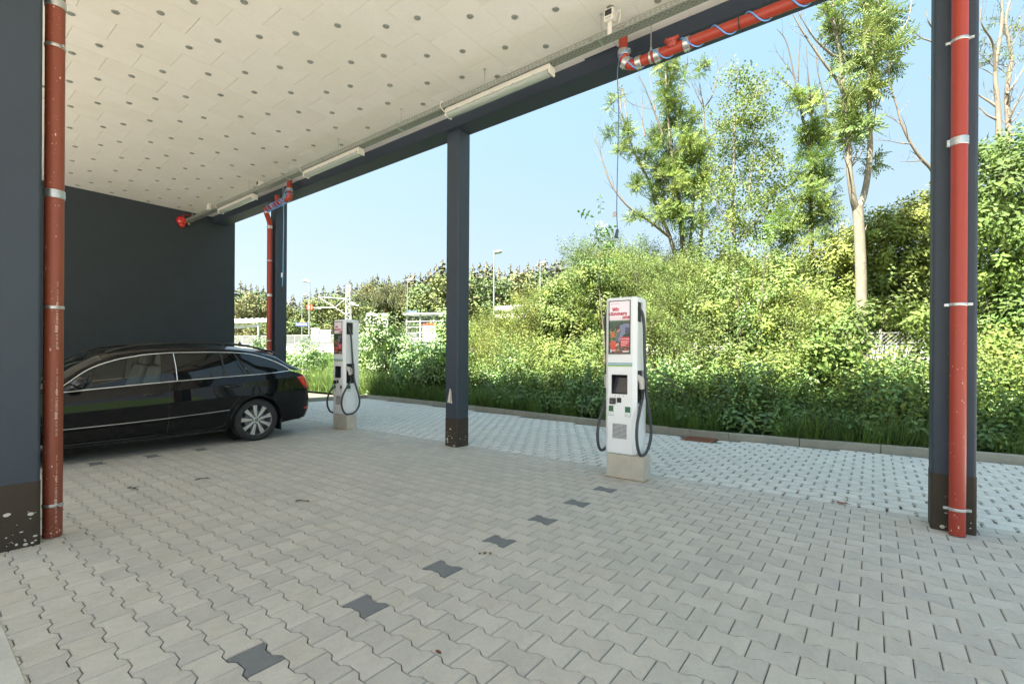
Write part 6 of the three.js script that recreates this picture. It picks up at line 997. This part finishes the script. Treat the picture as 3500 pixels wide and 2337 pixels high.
  { // overhead line mast with its cantilever
    const t = 62, b = W(1190, 1180, t), g = thing('catenary_mast', [b.x, landY(b.x, b.z), b.z], 'pale lattice mast of the overhead line with a triangular bracket', 'mast'), o = g.position, up = (x, y) => W(x, y, t).sub(o), H = up(1190, 972).y, rx = Math.cos(YAW), rz = -Math.sin(YAW);
    const P = (e, y, f) => V(rx * e + Math.sin(YAW) * f, y, rz * e + Math.cos(YAW) * f), chord = [], lace = [];
    for (const [e, f] of [[-0.3, -0.2], [0.3, -0.2], [-0.3, 0.2], [0.3, 0.2]]) chord.push(bar(P(e * 1.25, 0, f), P(e * 0.8, H, f), 0.085)); part('chord', join(chord), M.pale, g);
    const n = 20; for (let i = 0; i < n; i++) { const y0 = H * i / n, y1 = H * (i + 1) / n, w0 = 0.3 * mix(1.25, 0.8, i / n), w1 = 0.3 * mix(1.25, 0.8, (i + 1) / n), s = i % 2 ? 1 : -1; for (const f of [-0.2, 0.2]) lace.push(bar(P(-w0 * s, y0, f), P(w1 * s, y1, f), 0.04)); } part('lacing', join(lace), M.pale, g);
    part('bracket', join([bar(up(1088, 1015), up(1184, 1021), 0.08), bar(up(1088, 1015), up(1184, 1076), 0.08), bar(up(1146, 1049), up(1183, 1020), 0.07), bar(up(1064, 1051), up(1150, 1051), 0.06), bar(up(1066, 1051), up(1096, 1056), 0.05), bar(up(1090, 1015), up(1083, 1050), 0.04)]), M.pale, g);
    const ins = []; for (let i = 0; i < 5; i++) ins.push(new THREE.SphereGeometry(0.16, 8, 6).translate(...up(1196 + i * 3.2, 1038 + Math.sin(i * 2) * 3).toArray())); part('insulator', join([...ins, bar(up(1192, 1040), up(1226, 1044), 0.08)]), M.white, g, 'stuff');
    const wire = thing('overhead_wire', [0, 0, 0], 'thin overhead contact wires strung past the lattice mast', 'wire'); part('wire', tube([W(700, 1062, 70), W(1064, 1051, t), W(1600, 1020, 50), W(2000, 990, 42)], 0.009, 4), M.rubber, wire); part('wire', tube([W(700, 1020, 70), W(1088, 1015, t), W(1600, 985, 50), W(2000, 960, 42)], 0.009, 4), M.rubber, wire);
  }
}
{ // the wood
  const r = rng(501), UP = V(0, 1, 0), needle = phys(C(1, 1, 1), 0.9, { vertexColors: true, side: THREE.DoubleSide });
  const colored = (g, f) => { const n = g.attributes.position.count, c = new Float32Array(n * 3); for (let i = 0; i < n; i += 3) { const k = f(i); for (let j = 0; j < 3; j++) c.set(k, (i + j) * 3); } g.setAttribute('color', new THREE.BufferAttribute(c, 3)); return g; };
  const spruceGeo = (seed, tint) => { const q = rng(seed), L = new Leaves(); for (let k = 0; k < 34; k++) { const y = 0.16 + 0.84 * Math.pow(k / 34, 0.9), R = 0.23 * Math.pow(1 - (y - 0.16) / 0.86, 0.8) + 0.008, n = Math.max(5, Math.round(11 * (1 - k / 44))); for (let i = 0; i < n; i++) { const a = q() * 6.283, len = R * (0.65 + q() * 0.5), d = V(Math.cos(a), -0.25 - q() * 0.25, Math.sin(a)), s = V(-Math.sin(a), 0, Math.cos(a)), b = V(0, y + (q() - 0.5) * 0.02, 0); for (let m = 0; m < 3; m++) { const f0 = 0.25 + m * 0.22, c = b.clone().addScaledVector(d, len * f0), w = len * (0.34 - m * 0.07); L.tri(c.clone().addScaledVector(s, w).add(V(0, -0.02 * q(), 0)), c.clone().addScaledVector(s, -w).add(V(0, -0.02 * q(), 0)), b.clone().addScaledVector(d, len * Math.min(1, f0 + 0.42)).add(V(0, -0.012 - 0.012 * q(), 0))); } } } return colored(L.geo(), () => { const v = 0.42 + q() * 0.56; return [tint[0] * v, tint[1] * v, tint[2] * v]; }); };
  const leafyGeo = (seed, tint, low) => { const q = rng(seed), L = new Leaves(), nb = 26; for (let b = 0; b < nb; b++) { const e = randDir(q), k = Math.pow(q(), 0.4), c = V(e.x * 0.26 * k, low + (1 - low) * (0.5 + 0.43 * e.y * k), e.z * 0.26 * k), R = 0.085 + q() * 0.05; for (let i = 0; i < 62; i++) { const d = randDir(q), p = c.clone().add(d.clone().multiplyScalar(R * Math.pow(q(), 0.33)).multiply(V(1, 0.8, 1))), n = d.clone().add(V(0, 0.5, 0)).addScaledVector(randDir(q), 0.7).normalize(), s = n.clone().cross(randDir(q)).normalize(); L.leaf(p, s, n, 0.030 + q() * 0.02, 0.022, 0.1); } } return colored(L.geo(), () => { const v = 0.42 + q() * 0.5; return [tint[0] * v, tint[1] * v * (0.95 + q() * 0.1), tint[2] * v]; }); };
  const trunkGeo = (h, w) => flat(cyl(w, w * 0.5, h, 7).translate(0, h / 2, 0));
  const spruces = [[511, [0.15, 0.165, 0.060]], [512, [0.105, 0.130, 0.048]], [513, [0.20, 0.18, 0.075]]].map(([s, c]) => spruceGeo(s, c)), leafies = [[521, [0.15, 0.20, 0.055]], [522, [0.19, 0.215, 0.065]], [523, [0.12, 0.18, 0.055]], [524, [0.215, 0.22, 0.08]]].map(([s, c]) => leafyGeo(s, c, 0.08)), tall = [[531, [0.13, 0.15, 0.055]], [532, [0.17, 0.175, 0.06]]].map(([s, c]) => leafyGeo(s, c, 0.62));
  const trunkPine = std(C(0.40, 0.27, 0.17), 0.95), trunkDark = std(C(0.10, 0.085, 0.07), 0.95), tg = trunkGeo(1, 0.010), tgt = trunkGeo(0.96, 0.0075);
  const T = [[700, 965], [760, 960], [800, 958], [850, 945], [900, 950], [940, 1000], [990, 988], [1040, 985], [1090, 975], [1130, 958], [1180, 965], [1220, 932], [1290, 930], [1330, 932], [1390, 928], [1430, 930], [1470, 905], [1500, 882], [1530, 880], [1600, 897], [1660, 888], [1700, 900], [1755, 874], [1820, 886], [1865, 870], [1910, 874], [1960, 882], [2010, 862], [2100, 870], [2200, 930], [2600, 950], [3600, 940]];
  const top = (x) => { for (let i = 1; i < T.length; i++) if (x <= T[i][0]) return mix(T[i - 1][1], T[i][1], (x - T[i - 1][0]) / (T[i][0] - T[i - 1][0])); return 940; };
  const put = (name, cat, label, group, geo, mat, tgeo, tmat, x, ytop, t, wide = 1) => { const p = W(x, ytop, t), by = landY(p.x, p.z), H = p.y - by; if (H < 0.8) return; const g = thing(name, [p.x, by - 0.2, p.z], label, cat, group, r() * 6.283); const s = H * wide; g.scale.set(s, H, s); part('trunk', tgeo, tmat, g); part('crown', geo, mat, g, 'stuff'); };
  const step = (x) => x < 2150 ? 1 : 2.6;
  for (let x = 690; x < 3550; x += (15 + r() * 9) * step(x)) put('spruce_tree', 'spruce', 'spruce in the wooded hillside behind the railway halt', 'spruces of the wooded hill', spruces[Math.floor(r() * 3)], needle, tg, trunkDark, x, top(x) + Math.pow(r(), 1.4) * 40, 100 + r() * 26, 1.0 + r() * 0.6);
  for (let x = 690; x < 3550; x += (17 + r() * 12) * step(x)) { const zone = x > 1225 && x < 1420; if (zone && r() < 0.7) continue; put('broadleaf_tree', 'broadleaf tree', 'round broadleaf tree at the front of the wooded hillside', 'broadleaf trees of the wooded hill', leafies[Math.floor(r() * 4)], needle, tg, trunkDark, x, top(x) + 24 + r() * 66, 82 + r() * 12, 1.0 + r() * 0.6); }
  for (let x = 1232; x < 1425; x += 7 + r() * 5) put('pine_tree', 'pine', 'tall bare-stemmed pine in the gap behind the lattice mast', 'bare-stemmed pines of the wood', tall[Math.floor(r() * 2)], needle, tgt, trunkPine, x, top(x) + 25 + r() * 50, 90 + r() * 8, 0.42);
  for (let x = 690; x < 3550; x += (26 + r() * 16) * step(x)) put('woodland_bush', 'bush', 'low bush at the foot of the wooded hillside', 'bushes at the foot of the wood', leafies[Math.floor(r() * 4)], needle, tg, trunkDark, x, 1075 + r() * 50, 66 + r() * 8, 2.2 + r());
}
{ // chain-link fence between the leaves
  const a = W(2770, 1285, 9.6), b = W(3225, 1285, 8.9), L = Math.hypot(b.x - a.x, b.z - a.z), g = thing('chain_link_fence', [a.x, 0.72, a.z], 'old chain-link fence showing through the leaves beside the right column', 'fence', undefined, Math.atan2(-(b.z - a.z), b.x - a.x)), H = 1.12, wires = [], m = std(C(0.36, 0.36, 0.34), 0.5, { metalness: 0.3 });
  for (const s of [1, -1]) for (let u = -H; u < L + H; u += 0.075) { let x0 = u, y0 = 0, x1 = u + H * s, y1 = H; if (s < 0) { x0 = u + H; x1 = u; } const cl = (x) => clamp(x, 0, L); const f = (x) => Math.abs(x1 - x0) < 1e-6 ? 0 : (x - x0) / (x1 - x0), t0 = x0 < 0 ? f(0) : x0 > L ? f(L) : 0, t1 = x1 < 0 ? f(0) : x1 > L ? f(L) : 1; if (t1 - t0 < 0.03) continue; wires.push(tube([V(mix(x0, x1, t0), mix(y0, y1, t0), s * 0.003), V(mix(x0, x1, t1), mix(y0, y1, t1), s * 0.003)], 0.0022, 4, false)); }
  part('wire_mesh', join(wires), m, g, 'stuff'); part('tension_wire', tube([V(0, H, 0), V(L, H, 0)], 0.004, 5), m, g); for (const x of [0.02, L * 0.55]) part('fence_post', cylBetween(V(x, -0.7, -0.02), V(x, H + 0.06, -0.02), 0.022, 10), M.galv, g);
}
{ // litter on the paving
  const leafShape = (n, s, seed) => { const q = rng(seed), sh = []; for (let i = 0; i < n; i++) { const a = i / n * 6.283; sh.push(new THREE.Vector2(Math.cos(a) * s * (i % 2 ? 1.1 : 0.55) * (0.8 + q() * 0.4), Math.sin(a) * s * 0.7 * (i % 2 ? 1.1 : 0.6))); } const g = new THREE.ExtrudeGeometry(new THREE.Shape(sh), { depth: 0.002, bevelEnabled: false }).rotateX(-Math.PI / 2), p = g.attributes.position; for (let i = 0; i < p.count; i++) p.setY(i, p.getY(i) + 0.012 * Math.pow(p.getX(i) / s, 2) + 0.008 * Math.sin(p.getZ(i) / s * 3) ** 2); g.computeVertexNormals(); return g; };
  const dry = thing('dry_leaf', [-0.231, 0.004, -5.308], 'reddish brown dry leaf lying on the edge of the parking bays', 'leaf'); part('blade', leafShape(14, 0.05, 601), std(C(0.26, 0.09, 0.05), 0.8), dry); part('stalk', tube([V(0.03, 0.006, 0), V(0.07, 0.012, 0.02)], 0.002, 5), M.rust, dry);
  const twig = (name, x, z, label, seed, s, turn) => { const q = rng(seed), g = thing(name, [x, 0.006, z], label, 'twig', undefined, turn), c = [tube(smooth([V(-s, 0, 0), V(-s * 0.3, 0.012, s * 0.1), V(s * 0.3, 0.006, -s * 0.06), V(s, 0.01, s * 0.08)], 10), [0.006, 0.006, 0.007, 0.005, 0.003], 6)]; for (let i = 0; i < 5; i++) { const x0 = (q() * 1.4 - 0.7) * s; c.push(tube([V(x0, 0.008, 0), V(x0 + (q() - 0.3) * s * 0.5, 0.02 * q() + 0.004, (q() - 0.5) * s)], [0.004, 0.002], 5)); } part('stem', join(c), std(C(0.07, 0.055, 0.035), 0.9), g); return g; };
  twig('twig', -4.128, -2.295, 'small dark twig lying on the pavers in the middle of the yard', 611, 0.075, 0.4); twig('twig', -5.82, -1.479, 'long dark twig lying on the pavers before the car', 612, 0.10, 0.2); twig('twig', -5.70, -2.05, 'pale crumpled stalk on the pavers before the car door', 613, 0.07, 1.0);
  const clod = thing('soil_crumb', [-2.064, 0.004, -2.463], 'brown crumb of soil beside the dark marker stones', 'crumb'); part('crumb', join([0, 1, 2, 3, 4].map((k) => new THREE.IcosahedronGeometry(0.006 + 0.003 * (k % 3), 1).scale(1, 0.5, 1).translate(-0.012 * k + (k % 2) * 0.02, 0.002, 0.014 * k - 0.02))), std(C(0.18, 0.12, 0.07), 1), clod);
  const chip = thing('bark_chip', [-1.552, 0.005, -1.506], 'reddish bark chip in a paving joint', 'chip'); part('chip', new THREE.IcosahedronGeometry(0.013, 1).scale(1.4, 0.4, 0.6), M.rust, chip);
}

const renderer = new THREE.WebGLRenderer({ antialias: true });
renderer.toneMapping = THREE.LinearToneMapping; renderer.toneMappingExposure = EXPOSURE;
renderer.shadowMap.enabled = true; renderer.shadowMap.type = THREE.PCFSoftShadowMap;
renderer.setSize(1024, 683);
scene.traverse((o) => { if (o.isMesh) { o.castShadow = true; o.receiveShadow = true; } });
renderer.render(scene, camera);
